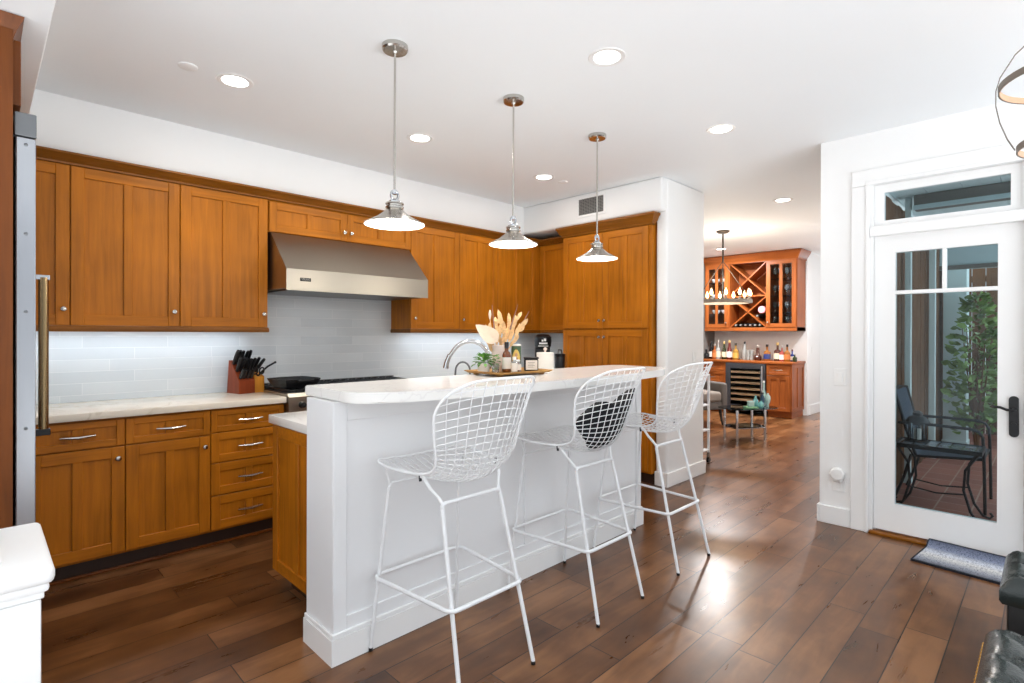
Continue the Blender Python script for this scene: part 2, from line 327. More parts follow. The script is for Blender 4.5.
hp = m.build('handle_plate', 'black', d1); hp['label'] = 'long black door plate with rounded ends'
m = MB(); m.cyl((-.01, .042, .875), (-.05, .042, .875), .011); m.tube([(-.05, .042, .875), (-.052, .07, .876), (-.05, .1, .888), (-.048, .13, .89)], .008); m.build('lever', 'black', hp)
MB().cyl((-.012, .042, .79), (-.026, .042, .79), .012).build('deadbolt_turn', 'black', hp)
w1 = thing('window_1', None, None, (4.33, .11, 2.03)); w1['kind'] = 'structure'; w1['label'] = 'wide transom window above the patio door'
m = MB(); m.box((0, -.005, .052), (.045, .76, .085)); m.box((0, -.005, .275), (.045, .76, .329)); m.box((0, -.005, .085), (.045, .06, .275)); m.box((0, .685, .085), (.045, .76, .275)); m.build('window_frame', 'trim', w1, smooth=0)
MB().box((.018, .06, .085), (.024, .685, .275)).build('glass_pane', 'pane', w1, smooth=0)
m = MB()
def casing(m, y0, y1, z0, z1):
    m.box((4.289, y0, z0), (4.311, y1, z1), 0, .004)
casing(m, .872, .978, 0, 2.36); casing(m, .0, .102, 0, 2.36); casing(m, .0, .978, 2.3605, 2.47)
m.box((4.279, .874, .0), (4.2889, .893, 2.3605), 0, .003); m.box((4.279, .08, 2.361), (4.2889, .893, 2.385), 0, .003); m.box((4.279, .08, 0), (4.2889, .1, 2.3605), 0, .003)
m.box((4.3115, .852, 0), (4.51, .8745, 2.0095)); m.box((4.3115, .1005, 0), (4.51, .108, 2.0095)); m.box((4.3115, .852, 2.079), (4.326, .8745, 2.36)); m.box((4.3115, .1005, 2.079), (4.326, .12, 2.36)); m.box((4.285, .103, 2.01), (4.5, .871, 2.078), 0, .006)
struct('trim_4', m, 'trim', smooth=0)
struct('trim_5', MB().box((4.275, .11, 0), (4.34, .868, .02), 0, .005), 'wood_y')   # wooden door threshold

# ------------------------------------------------------------------ cabinets
def shaker(x0, x1, z0, z1, cols=2, st=.062, mu=.045, mats=('wood_v', 'wood_h'), y=-.02, glass=False):
    m = MB(); B = .0025
    m.box((x0, y, z0), (x0+st, 0, z1), 0, B, 1); m.box((x1-st, y, z0), (x1, 0, z1), 0, B, 1)
    m.box((x0+st-.001, y+.0005, z0), (x1-st+.001, 0, z0+st), 1, B, 1); m.box((x0+st-.001, y+.0005, z1-st), (x1-st+.001, 0, z1), 1, B, 1)
    iw = x1-x0-2*st; pw = (iw-mu*(cols-1))/cols
    for i in range(1, cols):
        cx = x0+st+i*pw+(i-1)*mu; m.box((cx, y+.0005, z0+st-.001), (cx+mu, 0, z1-st+.001), 0, B, 1)
    if not glass: m.box((x0+st-.004, y+.011, z0+st-.004), (x1-st+.004, -.001, z1-st+.004), 0)
    return m
def knob(parent, x, z, y=-.02, m_='nickel', name='knob'):
    xf = Matrix.Rotation(PI/2, 3, 'X')
    m = MB(); m.lathe([(.0045, 0), (.0045, .012), (.006, .014), (.0145, .019), (.0155, .024), (.013, .029), (.004, .032)], (x, y, z), 14, 0, xf=xf); return m.build(name, m_, parent)
def pull(parent, x, z, w=.105, y=-.02, m_='nickel'):
    m = MB(); h = w/2
    for s in (-1, 1): m.cyl((x+s*h*.86, y, z), (x+s*h*.86, y-.026, z), .0055, seg=8)
    m.tube([(x-h*1.08, y-.026, z), (x-h*.86, y-.028, z), (x-h*.5, y-.03, z-.002), (x, y-.033, z-.004), (x+h*.5, y-.03, z-.002), (x+h*.86, y-.028, z), (x+h*1.08, y-.026, z)], lambda t: .0052+.0042*math.exp(-((t-.5)/.18)**2), 8); return m.build('pull', m_, parent)
def cabinet(name, label, loc, rz, w, d, z0, z1, fronts, mats=('wood_v', 'wood_h'), group=None, toe=False, st=.062, cat='cabinet', hm='nickel', hollow=False, toem='toe'):
    """fronts: (kind, x0, x1, z0, z1, cols, knobpos) in the unit's own frame; front looks along -y"""
    t = thing(name, label, cat, loc, rz, group)
    m = MB(); tb = .1 if toe else 0
    if hollow:
        m.box((0, 0, z0), (.02, d, z1)); m.box((w-.02, 0, z0), (w, d, z1)); m.box((.02, 0, z0), (w-.02, d, z0+.02)); m.box((.02, 0, z1-.02), (w-.02, d, z1)); m.box((.02, d-.015, z0+.02), (w-.02, d, z1-.02))
    else: m.box((0, 0, z0+tb), (w, d, z1))
    m.build('carcass', mats[0], t, smooth=0)
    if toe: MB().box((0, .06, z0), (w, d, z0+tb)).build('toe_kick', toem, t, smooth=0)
    for f in fronts:
        kind, x0, x1, a, b, cols, kp = f[:7]; dr = shaker(x0, x1, a, b, cols, min(st, (b-a)*.26), .045, mats).build(kind, mats, t, smooth=0)
        if kp:
            if kp[0] == 'pull': pull(dr, (x0+x1)/2, (a+b)/2, .138)
            else: knob(dr, kp[0], kp[1])
    return t
g = .0025
UB, UT = 1.388, 2.302
def up(label, x0, x1, knobx, y=3.97, group='upper cabinets'):
    w = x1-x0; return cabinet('upper_cabinet', label, (x0, y, 0), 0, w, 4.268-y, UB, UT+.02, [('door', g, w-g, UB, UT, 2, (knobx-x0, 1.48) if knobx else None)], group=group)
up('wood upper cabinet partly hidden behind the refrigerator handle', -.178, .371, .34)
up('wide wood upper cabinet next to the refrigerator corner, second from left', .371, .919, .884)
up('wood upper cabinet directly left of the range hood, above the knife block', .919, 1.468, 1.434)
cabinet('hood_cabinet', 'short two-door wood cabinet above the steel range hood', (1.474, 3.97, 0), 0, 1.209, .298, 2.075, UT+.02,
        [('door', g, .603, 2.078, 2.293, 2, (.575, 2.14)), ('door', .606, 1.206, 2.078, 2.293, 2, (.634, 2.14))], st=.055)
up('wood upper cabinet touching the right side of the range hood', 2.683, 3.231, 2.718)
up('wood upper cabinet above the faucet, second right of the hood', 3.231, 3.73, 3.268)
up('wood upper cabinet in the corner above the dried flowers', 3.73, 4.30, None)
t = cabinet('upper_cabinet', 'narrow wood upper cabinet on the side wall beside the pantry', (4.383, 3.955, 0), -PI/2, .41, .30, UB, UT+.02, [('door', .0, .40, UB, UT, 1, None)], group='upper cabinets')
MB().box((-.315, .002, UB), (0, .298, UT+.02)).build('corner_filler', 'wood_v', t, smooth=0)
MB().box((4.30, 3.97, UB), (4.381, 4.0, UT+.02)).build('corner_stile', 'wood_v', None, smooth=0)['kind'] = 'structure'
# crown and light rail (one continuous run each)
def crown(m, pts, ins, prof, mi=0):
    """pts: polyline in xy; ins: outward unit normal per point (mitre-scaled); prof: (out, z)"""
    rs = []
    for p, n in zip(pts, ins): rs.append([(p[0]+n[0]*o, p[1]+n[1]*o, z) for o, z in prof])
    m.rings(rs, mi); return m
cp = [(0, 2.303), (.012, 2.303), (.014, 2.313), (.03, 2.322), (.05, 2.345), (.062, 2.35), (.062, 2.362), (0, 2.362)]
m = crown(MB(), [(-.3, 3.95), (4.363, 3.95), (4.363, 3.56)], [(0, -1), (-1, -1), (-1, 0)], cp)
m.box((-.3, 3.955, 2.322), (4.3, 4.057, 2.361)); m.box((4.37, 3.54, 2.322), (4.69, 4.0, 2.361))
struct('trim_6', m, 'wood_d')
lr = [(0, 1.352), (.004, 1.352), (.008, 1.358), (.008, 1.376), (.0, 1.386)]
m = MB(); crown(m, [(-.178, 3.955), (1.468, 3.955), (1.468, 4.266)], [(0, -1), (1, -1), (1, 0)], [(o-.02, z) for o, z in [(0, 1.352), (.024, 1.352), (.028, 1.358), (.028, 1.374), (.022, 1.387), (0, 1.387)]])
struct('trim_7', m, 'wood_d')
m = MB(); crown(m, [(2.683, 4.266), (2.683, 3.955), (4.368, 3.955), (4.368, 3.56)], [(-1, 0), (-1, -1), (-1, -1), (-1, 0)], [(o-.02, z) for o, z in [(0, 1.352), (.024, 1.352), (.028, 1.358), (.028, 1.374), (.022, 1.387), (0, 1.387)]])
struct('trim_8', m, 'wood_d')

# under-cabinet strips
for (x0, x1, lab) in ((.0, 1.42, 'slim strip light under the left upper cabinets'), (2.75, 4.3, 'slim strip light under the right upper cabinets')):
    u = thing('strip_light', lab, 'light', ((x0+x1)/2, 4.13, 1.388)); L = x1-x0
    MB().box((-L/2, -.02, -.016), (L/2, .02, 0)).build('housing', 'white', u, smooth=0)
    MB().box((-L/2+.01, -.015, -.018), (L/2-.01, .015, -.0155)).build('lens', 'undled', u, smooth=0)
    light('AREA', 'strip_glow', (0, 0, -.022), UNDER_W*L, u, L*.95, (.82, .92, 1), (0, 0, 0), .03)

# pantry, turned to look along -x
PY0 = 3.505
pw = PY0-2.50
pt = thing('pantry_cabinet', 'tall wood pantry with two upper and two lower doors beside the white wall end', 'cabinet', (4.24, PY0, 0), -PI/2)
m = MB(); m.box((0, 0, .1), (pw-.001, .456, 2.36)); m.build('carcass', 'wood_v', pt, smooth=0)
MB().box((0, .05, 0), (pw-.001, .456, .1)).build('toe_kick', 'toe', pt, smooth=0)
hw = (pw-.032)/2
for i in range(2):
    x0 = .0+i*(hw+.002)
    o = shaker(x0, x0+hw, 1.40, 2.315, 2).build('door', ('wood_v', 'wood_h'), pt, smooth=0); knob(o, (hw-.028) if i == 0 else x0+.028, 1.475)
    o = shaker(x0, x0+hw, .12, 1.385, 2).build('door', ('wood_v', 'wood_h'), pt, smooth=0); knob(o, (hw-.028) if i == 0 else x0+.028, 1.318)
m = crown(MB(), [(0, .25), (0, -.012), (pw, -.012), (pw, .036)], [(-1, 0), (-1, -1), (1, -1), (1, 0)], [(0, 2.32), (.012, 2.32), (.016, 2.34), (.034, 2.355), (.05, 2.392), (.06, 2.4), (.06, 2.418), (0, 2.418)])
m.box((0.002, -.012, 2.34), (pw-.002, .45, 2.417)); m.build('crown', 'wood_d', pt)

# base run on the back wall
BT = .872
def basec(label, x0, x1, fr):
    w = x1-x0; fs = []
    for f in fr: fs.append((f[0], g, w-g, f[1], f[2], 2, f[3]))
    return cabinet('base_cabinet', label, (x0, 3.70, 0), 0, w, .562, 0, BT, fs, toe=True, group='base cabinets along the back wall')
basec('wood base cabinet beside the refrigerator, one drawer over one door', .165, .588, [('drawer', .715, .862, ('pull',)), ('door', .115, .708, (.423-.035, .645))])
basec('wood base cabinet in the middle of the left run, one drawer over one door', .588, 1.024, [('drawer', .715, .862, ('pull',)), ('door', .115, .708, (.436-.035, .645))])
basec('wood base cabinet with a stack of four drawers beside the range', 1.024, 1.478, [('drawer', .725, .862, ('pull',)), ('drawer', .535, .718, ('pull',)), ('drawer', .33, .528, ('pull',)), ('drawer', .115, .323, ('pull',))])
basec('wood base cabinet between the range and the far corner', 2.70, 3.6, [('drawer', .715, .862, ('pull',)), ('door', .115, .708, (.4, .655))])
struct('trim_9', MB().box((.165, 3.735, 0), (1.478, 3.752, .018), 0, .006), 'wood_p')
tag(MB().box((-.02, 3.652, BT+.002), (1.482, 4.266, .914), 0, .004).build('countertop', 'quartz_w', smooth=35), 'white quartz countertop with pale edge under the knife block', 'countertop', 'back wall countertops')
tag(MB().box((2.692, 3.652, BT+.002), (4.685, 4.266, .914), 0, .004).build('countertop', 'quartz_w', smooth=35), 'white quartz countertop right of the range under the corner cabinets', 'countertop', 'back wall countertops')

# range
rg = thing('range', 'stainless gas range behind the island under the hood', 'range', (1.487, 3.65, 0))
RW = 1.2
MB().box((0, .03, .1), (RW, .6, .93), 0, .004).box((.02, .08, 0), (RW-.02, .58, .1)).build('body', 'steel', rg, smooth=0)
MB().prism([(-.02, .80), (.03, .80), (.03, .935), (.0, .935), (-.02, .91)], 0, RW, 'x').build('control_panel', 'steel', rg, smooth=0)
for i in range(8):
    MB().lathe([(.024, 0), (.024, .006), (.02, .01), (.018, .035), (.0, .037)], (.09+i*.145, -.02, .855), 14, 0, xf=Matrix.Rotation(PI/2, 3, 'X')).build('knob', 'black', rg)
for (a, b) in ((.01, .74), (.75, RW-.01)):
    o = MB().box((a, .005, .17), (b, .032, .78), 0, .004).build('oven_door', 'steel', rg, smooth=0)
    m = MB(); m.cyl((a+.05, -.035, .72), (b-.05, -.035, .72), .012); m.cyl((a+.08, -.035, .72), (a+.08, .01, .72), .008); m.cyl((b-.08, -.035, .72), (b-.08, .01, .72), .008); m.build('handle', 'steel', o)
MB().box((0.005, .03, .93), (RW-.005, .58, .936)).build('cooktop', 'iron', rg, smooth=0)
for i in range(4):
    m = MB(); x0 = .02+i*.293
    for k in range(6): m.box((x0+.004+k*.051, .05, .936), (x0+.018+k*.051, .565, .956), 0, .003, 1)
    for y in (.05, .3, .55): m.box((x0, y, .938), (x0+.28, y+.014, .95), 0, .002, 1)
    m.build('grate', 'iron', rg)
m = MB(); m.box((0, .58, .93), (RW, .605, .965), 0, .002); 
for k in range(16): m.box((.03+k*.073, .577, .944), (.085+k*.073, .581, .96), 1)
m.build('vent_trim', ('dsteel', 'iron'), rg, smooth=0)

# skillet: square cast-iron grill pan
sk = thing('grill_pan', 'black square cast-iron pan on the range beside the knife block', 'pan', (1.63, 3.89, .957), .1)
def sq(r, z, k=.35, n=24):
    out = []
    for i in range(n):
        a = 2*PI*i/n; c, s = math.cos(a), math.sin(a); f = (abs(c)**6+abs(s)**6)**(-1/6); out.append((r*c*f*(1), r*s*f, z))
    return out
m = MB(); m.rings([sq(.118, 0), sq(.138, .035), sq(.15, .058), sq(.15, .063), sq(.143, .063), sq(.132, .036), sq(.11, .008)]); m.build('pan_body', 'iron', sk)
m = MB(); m.tube([(-.05, -.148, .052), (-.055, -.17, .053), (.0, -.182, .054), (.055, -.17, .053), (.05, -.148, .052)], .008); m.build('helper_handle', 'iron', sk)
m = MB(); m.tube([(-.05, .148, .052), (-.055, .17, .053), (.0, .182, .054), (.055, .17, .053), (.05, .148, .052)], .008); m.build('helper_handle', 'iron', sk)

# range hood
hd = thing('range_hood', 'wide stainless steel canopy range hood under the short cabinets', 'range hood', (1.487, 0, 0))
HW = 1.178
MB().prism([(4.266, 1.655), (3.70, 1.655), (3.675, 1.642), (3.675, 1.79), (3.955, 2.072), (4.266, 2.072)], 0, HW, 'x').build('canopy', 'steel', hd, smooth=0)
MB().box((.03, 3.72, 1.643), (HW-.03, 4.25, 1.654)).build('filter_panel', 'dsteel', hd, smooth=0)
bd = MB().box((.095, 3.672, 1.708), (.172, 3.676, 1.732), 0, .001, 1).build('badge', 'badge', hd, smooth=0)
cu = bpy.data.curves.new('badge_text', 'FONT'); cu.body = 'VIKING'; cu.size = .0185; cu.extrude = .0006; cu.align_x = 'CENTER'; cu.align_y = 'CENTER'
to = bpy.data.objects.new('tmp', cu); COL.objects.link(to); dg = bpy.context.evaluated_depsgraph_get(); me = bpy.data.meshes.new_from_object(to.evaluated_get(dg)); bpy.data.objects.remove(to)
me.materials.clear(); me.materials.append(M['badge_t']); tx = bpy.data.objects.new('lettering', me); COL.objects.link(tx); tx.parent = bd; tx.location = (.1335, 3.6712, 1.72); tx.rotation_euler = (PI/2, 0, 0)

# knife block and knives
kb = thing('knife_block', 'slanted two-tone wood knife block full of black-handled knives', 'knife block', (1.305, 4.045, .914), math.radians(11))
sl = [(0, 0), (.165, 0), (.165, .055), (.155, .245), (.0, .085)]
MB().prism([(0, 0), (.16, 0), (.135, .235), (.11, .235), (0, .09)], 0, .118, 'x').build('main_block', 'block', kb, smooth=0)
MB().prism([(0, 0), (.13, 0), (.105, .155), (.0, .115)], .1185, .19, 'x').build('side_block', 'block2', kb, smooth=0)
dirv = Vector((0.08, -.55, .83)).normalized()
rows = [('back row', .095, .205, .125, [.012, .036, .06, .085, .108]), ('middle row', .058, .155, .115, [.016, .042, .068, .095, .112]), ('front row', .02, .105, .085, [.02, .045, .07, .095])]
ords = ['leftmost', 'second from left', 'third from left', 'fourth from left', 'rightmost']
def knife(label, p, d, L, r=.0125, roll=0):
    k = thing('kitchen_knife', label, 'knife', p, 0, 'knives in the block')
    d = Vector(d).normalized(); b = MB(); s_ = d.orthogonal().normalized()
    pts = [d*(-.015), d*.008]; b.tube(pts, .009, 8); b.build('bolster', 'nickel', k)
    h = MB(); h.tube([d*.006, d*(L*.3), d*(L*.6)+Vector((0, -.002, 0)), d*(L*.88)+Vector((0, -.005, 0)), d*L+Vector((0, -.009, .0))], lambda t: r*(.82+.25*math.sin(PI*(t*.9+.1))), 8); h.build('handle', 'black', k)
    return k
R6 = Matrix.Rotation(math.radians(11), 3, 'Z')
for nm, y, z, L, xs in rows:
    for i, x in enumerate(xs):
        p = R6 @ Vector((x, y, z)) + Vector((1.305, 4.045, .914)); o_ = ords[i] if i < len(xs)-1 else 'rightmost'
        knife('black-handled knife in the block\'s cherry half, %s, %s' % (nm, o_), p, dirv + Vector((random.uniform(-.06, .06), random.uniform(-.05, .05), 0)), L*random.uniform(.92, 1.05))
for i, (x, y, z, L, w_) in enumerate(((.14, .075, .138, .13, 'tall black-handled knife in the light half of block'), (.165, .082, .142, .12, 'black-handled knife at the far right of the light half'))):
    p = R6 @ Vector((x, y, z)) + Vector((1.305, 4.045, .914)); knife(w_, p, (.22+.2*i, -.4, .85), L, .012)
p = R6 @ Vector((.172, .055, .13)) + Vector((1.305, 4.045, .914))
st_ = thing('sharpening_steel', 'thin black sharpening steel leaning far right out of the block', 'sharpening steel', p)
MB().tube([(0, 0, -.01), (.06, -.03, .055), (.105, -.055, .085)], .007, 8).build('handle', 'black', st_); MB().sphere((.105, -.055, .085), .009).build('end_cap', 'black', st_)
p = R6 @ Vector((.15, .02, .112)) + Vector((1.305, 4.045, .914))
sc_ = thing('kitchen_scissors', 'black-handled scissors in front of the light half of knife block', 'scissors', p)
for s in (-1, 1):
    m = MB(); m.tube([(s*.022+.016*math.cos(a), -.02-.008*math.sin(a), .045+.024*math.sin(a)) for a in [i*PI/6 for i in range(12)]], .0055, 8, True); m.tube([(-s*.004, 0, -.02), (s*.006, -.01, .015), (s*.016, -.017, .026)], .006); m.build('finger_loop', 'black', sc_)

# ------------------------------------------------------------------ refrigerator wall
fr = thing('refrigerator', 'tall stainless built-in refrigerator at the left edge with bar handle', 'refrigerator', (0, 2.6, 0))
MB().box((-.64, .005, .02), (.085, 1.055, 2.134)).build('case', 'white_metal', fr, smooth=0)
d_ = MB().box((.094, 0, .12), (.148, .55, 2.045), 0, .003).build('door', 'steel_v', fr, smooth=0)
m = MB()
for z in (.25, .62, 1.0, 1.42, 1.7, 2.02): m.lathe([(.006, 0), (.006, .002), (.002, .0035)], (.121, 0, z), 10, xf=Matrix.Rotation(PI/2, 3, 'X'))
m.build('screw', 'dsteel', d_)
e_ = MB().box((.094, .555, .12), (.148, 1.055, 2.045), 0, .003).build('door', 'steel_v', fr, smooth=0)
def fhandle(y, par, z0=.90, z1=1.6):
    m = MB(); m.cyl((.214, y, z0), (.214, y, z1), .019, seg=16); m.build('handle', 'bronze', par)
    MB().box((.146, y-.014, z1-.012), (.236, y+.014, z1+.012), 0, .003).build('handle_bracket', 'chrome', par, smooth=0); MB().box((.146, y-.016, z0-.03), (.238, y+.016, z0), 0, .003).build('handle_bracket', 'black', par, smooth=0)
fhandle(.69, e_); 
MB().box((.09, 0, 2.05), (.15, 1.055, 2.134), 0, .003).build('top_grille', 'dsteel', fr, smooth=0)
MB().box((.05, 0.01, 2.044), (.145, 1.05, 2.051)).build('gap_strip', 'black', fr, smooth=0)
pn = thing('tall_cabinet', 'tall dark-wood side panel and top cabinet with crown around refrigerator', 'cabinet', (0, 2.55, 0))
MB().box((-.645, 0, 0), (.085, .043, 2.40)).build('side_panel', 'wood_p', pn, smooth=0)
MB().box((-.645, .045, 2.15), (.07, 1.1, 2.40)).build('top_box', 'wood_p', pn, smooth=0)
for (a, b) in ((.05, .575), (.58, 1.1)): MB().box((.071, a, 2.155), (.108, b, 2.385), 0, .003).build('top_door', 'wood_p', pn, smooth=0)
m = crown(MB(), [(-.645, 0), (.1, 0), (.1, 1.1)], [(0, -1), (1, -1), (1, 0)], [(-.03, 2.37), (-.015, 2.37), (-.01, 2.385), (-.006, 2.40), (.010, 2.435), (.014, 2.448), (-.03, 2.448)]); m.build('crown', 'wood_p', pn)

# newel pedestal
nw = thing('newel_pedestal', 'white paneled pedestal with thick cap in the lower left corner', 'pedestal', (-.068, 1.50, 0))
h = .152
m = MB(); m.box((-h, -h, 0), (h, h, .845)); 
m.build('post', 'trim', nw, smooth=0)
m = MB()
for (a, b) in (((-h, .0), (-h+.07, .842)), ((h-.07, .0), (h, .842))): m.box((a[0], -h-.010, a[1]), (b[0], -h+.001, b[1]), 0, .002, 1)
m.box((-h+.07, -h-.010, .66), (h-.07, -h+.001, .842), 0, .002, 1); m.box((-h+.07, -h-.010, 0), (h-.07, -h+.001, .18), 0, .002, 1); m.build('panel_molding', 'trim', nw, smooth=0)
m = MB(); m.box((-.157, -.157, .842), (.157, .157, .856), 0, .003); m.box((-.164, -.164, .855), (.164, .164, .872), 0, .006); m.box((-.172, -.172, .870), (.172, .172, .905), 0, .012, 3); m.build('cap', 'trim', nw)
m = MB(); m.box((-.1, -.1, .905), (.1, .1, .911), 0, .002); m.box((-.088, -.088, .91), (.088, .088, .95), 0, .004); m.lathe([(.07, .95), (.075, .955), (.06, .965), (.055, .975), (.078, 1.0), (.085, 1.02), (.078, 1.04), (.05, 1.06), (.0, 1.065)], seg=24); m.build('finial', 'trim', nw)

# ------------------------------------------------------------------ island
il = thing('island', 'white paneled kitchen island half wall with baseboard under the raised bar', 'island', (1.02, 2.055, 0))
IL = 2.31
MB().box((0, 0, 0), (IL, .245, 1.066), 0, .003).build('half_wall', 'isl', il, smooth=0)
m = MB()
for (x0, x1) in ((.09, 1.12), (1.18, IL-.09)): 
    pass
T = .009
m.box((0, -T, .12), (.058, .0005, 1.066), 0, .002, 1); m.box((IL-.058, -T, .12), (IL, .0005, 1.066), 0, .002, 1); m.box((.058, -T, .985), (IL-.058, .0005, 1.066), 0, .002, 1); m.box((.058, -T, .12), (IL-.058, .0005, .18), 0, .002, 1)
m.box((1.12, -T, .18), (1.19, .0005, .985), 0, .002, 1); m.build('panel_frame', 'isl', il, smooth=0)
m = MB(); m.box((-.014, -.022, 0), (IL+.014, .0, .105)); m.box((-.010, -.018, .105), (IL+.010, .0, .125), 0, .004); m.box((-.014, 0, 0), (0, .245, .105)); m.box((-.010, 0, .105), (0, .245, .125), 0, .004); m.box((IL, 0, 0), (IL+.014, .245, .105)); m.build('baseboard', 'trim', il, smooth=0)
ic = thing('island_cabinet', 'wood cabinet block on the kitchen side of the white island', 'cabinet', (1.12, 2.302, 0))
MB().box((0, 0, .1), (2.2, .596, .866)).build('carcass', 'wood_v', ic, smooth=0)
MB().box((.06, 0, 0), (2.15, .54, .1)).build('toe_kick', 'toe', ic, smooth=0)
m = shaker(0, .585, .105, .864, 2); bmesh.ops.transform(m.bm, matrix=Matrix.Translation((0, .59, 0)) @ Matrix.Rotation(-PI/2, 4, 'Z'), verts=m.bm.verts); m.build('end_panel', ('wood_v', 'wood_h'), ic, smooth=0)
m = MB(); m.box((1.092, 2.302, .87), (3.36, 2.93, .914), 0, .004)
m.build('prep_countertop', 'quartz', smooth=35); tag(bpy.data.objects['prep_countertop'], 'lower white quartz countertop behind the raised island bar', 'countertop')
pts = []
A = [(1.03, 2.385), (1.03, 1.99)]
xs = [1.05+i*(2.38/28) for i in range(29)]
def arc(x):
    t = (x-2.24)/1.21; return 1.742+.125*abs(t)**2.2+ .10*max(0, abs(t)-.85)**1*4.2
poly = [(1.04, 2.36), (1.034, 2.0)]+[(x, arc(x)) for x in xs]+[(3.45, 2.0), (3.45, 2.30), (3.40, 2.345), (3.34, 2.36)]
m = MB(); m.prism(poly, 1.068, 1.112)
top = [e for e in m.bm.edges if abs(e.verts[0].co.z-e.verts[1].co.z) < 1e-6]
bmesh.ops.bevel(m.bm, geom=top, offset=.004, segments=2, affect='EDGES')
tag(m.build('bar_countertop', 'quartz', smooth=50), 'raised white quartz bar counter with bowed front on the island', 'countertop')
m = MB(); m.box((0, -.004, -.057), (.07, 0, .057), 0, .002); ot = thing('outlet_cover', 'white outlet plate on the island panel behind the first stool', 'outlet', (1.70, 2.046, .72)); 
m.build('plate', 'white', ot, smooth=0); MB().box((.018, -.006, -.035), (.052, -.003, .035), 0, .001).build('receptacle', 'white', ot, smooth=0)

# faucets
fa = thing('faucet', 'tall chrome gooseneck faucet behind the raised bar', 'faucet', (2.265, 2.47, .914), math.radians(134.8))
m = MB(); m.lathe([(.03, 0), (.03, .012), (.022, .02), (.02, .06), (.018, .08)]); m.build('base', 'chrome', fa)
m = MB(); pts = [(0, 0, .05), (0, 0, .2), (.005, 0, .26)]+[(.125-.12*math.cos(a), 0, .265+.12*math.sin(a)) for a in [PI*i/12 for i in range(1, 11)]]+[(.262, 0, .275)]
m.tube(pts, .0125, 12); m.build('neck', 'chrome', fa)
m = MB(); m.tube([(.252, 0, .3), (.272, 0, .25), (.278, 0, .215)], lambda t: .014+.005*t, 12); m.build('spray_head', 'chrome', fa)
m = MB(); m.tube([(0, .018, .07), (0, .05, .085), (0, .1, .1)], .006); m.build('lever', 'chrome', fa)
fb = thing('filter_faucet', 'small dark chrome arched filter tap left of the tall faucet', 'faucet', (2.17, 2.55, .914), math.radians(134.8))
m = MB(); m.lathe([(.014, 0), (.014, .01), (.008, .02)]); m.build('base', 'chrome', fb)
m = MB(); m.tube([(0, 0, .01), (0, 0, .2)]+[(.045-.045*math.cos(a), 0, .2+.055*math.sin(a)) for a in [PI*i/10 for i in range(1, 10)]]+[(.09, 0, .2), (.092, 0, .17)], .006, 10); m.build('spout', 'dsteel', fb)

# tray and what stands on it
tr = thing('serving_tray', 'shallow rectangular wooden tray on the raised bar', 'tray', (2.172, 2.205, 1.113), math.radians(-2))
a, b = .212, .15
def rc(x, y, z): return [(-x, -y, z), (x, -y, z), (x, y, z), (-x, y, z)]
m = MB(); m.rings([rc(a-.05, b-.04, .006), rc(a-.02, b-.015, .010), rc(a, b, .022), rc(a, b, .025), rc(a-.03, b-.022, .014), rc(a-.06, b-.05, .012)]); m.build('tray_body', 'tray', tr, smooth=20)
m = MB()
for sx in (-1, 1):
    for sy in (-1, 1): m.box((sx*(a-.05)-.012, sy*(b-.05)-.012, 0), (sx*(a-.05)+.012, sy*(b-.05)+.012, .008))
m.build('foot', 'tray', tr, smooth=0)
TZ = 1.1265
def bottle(name, label, cat, loc, prof, mats, lab=None, cap=None, seg=18, group=None, front=None):
    """prof: glass profile; lab: (r, z0, z1, material); cap: (r, z0, z1, material)"""
    t = thing(name, label, cat, loc, 0, group)
    MB().lathe(prof, seg=seg).build('glass_body', mats, t)
    if lab: MB().lathe([(lab[0], lab[1]), (lab[0], lab[2])], seg=seg, capa=False, capb=False).build('paper_label', lab[3], t)
    if cap: MB().lathe([(cap[0]*.98, cap[1]), (cap[0], cap[1]+.002), (cap[0], cap[2]-.003), (cap[0]*.9, cap[2])], seg=14).build('cap', cap[3], t)
    return t
bottle('amber_bottle', 'amber glass bottle with black cap and white label on the tray', 'bottle', (2.141, 2.195, TZ), [(.024, 0), (.0255, .004), (.0255, .095), (.02, .112), (.011, .122), (.011, .14)], 'amber', (.0259, .02, .085, 'label'), (.0125, .136, .172, 'black'))
vz = thing('vase', 'pale cylindrical vase holding dried flowers on the tray', 'vase', (2.16, 2.285, TZ)); MB().lathe([(.036, 0), (.039, .005), (.037, .07), (.038, .15), (.033, .152), (.032, .05), (.03, .01)], seg=22).build('vase_body', 'cream', vz)
pp = thing('herb_pot', 'small leafy green plant at the left end of the tray', 'plant', (2.037, 2.275, TZ)); MB().lathe([(.03, 0), (.032, .003), (.038, .05), (.034, .05), (.032, .04)], seg=18).build('pot', 'white', pp)
m = MB()
for i in range(70):
    an = random.uniform(0, 2*PI); el = random.uniform(-.2, 1.3); d = Vector((math.cos(an)*math.cos(el), math.sin(an)*math.cos(el), math.sin(el))); m.leaf(Vector((0, 0, .05))+d*random.uniform(.012, .05), d+Vector((0, 0, -.2)), (0, 0, 1), random.uniform(.022, .036), random.uniform(.016, .024), .25, n=4)
m.build('foliage', 'leaf2', pp)
pp2 = thing('herb_sprig', 'second small green sprig in a glass beside the vase', 'plant', (2.065, 2.205, TZ)); MB().lathe([(.018, 0), (.02, .004), (.02, .05), (.0175, .05), (.0165, .006)], seg=16).build('glass', 'wine', pp2)
m = MB()
for i in range(30):
    an = random.uniform(0, 2*PI); z = random.uniform(.02, .1); d = Vector((math.cos(an), math.sin(an), random.uniform(-.2, .7))); m.leaf(Vector((0, 0, z))+d*.008, d, (0, 0, 1), random.uniform(.018, .028), .016, .25, n=4)
m.build('foliage', 'leaf2', pp2)
va = thing('prayer_candle', 'tall glass candle printed with a gold-haloed red-hearted figure on the tray', 'candle', (2.275, 2.25, TZ))
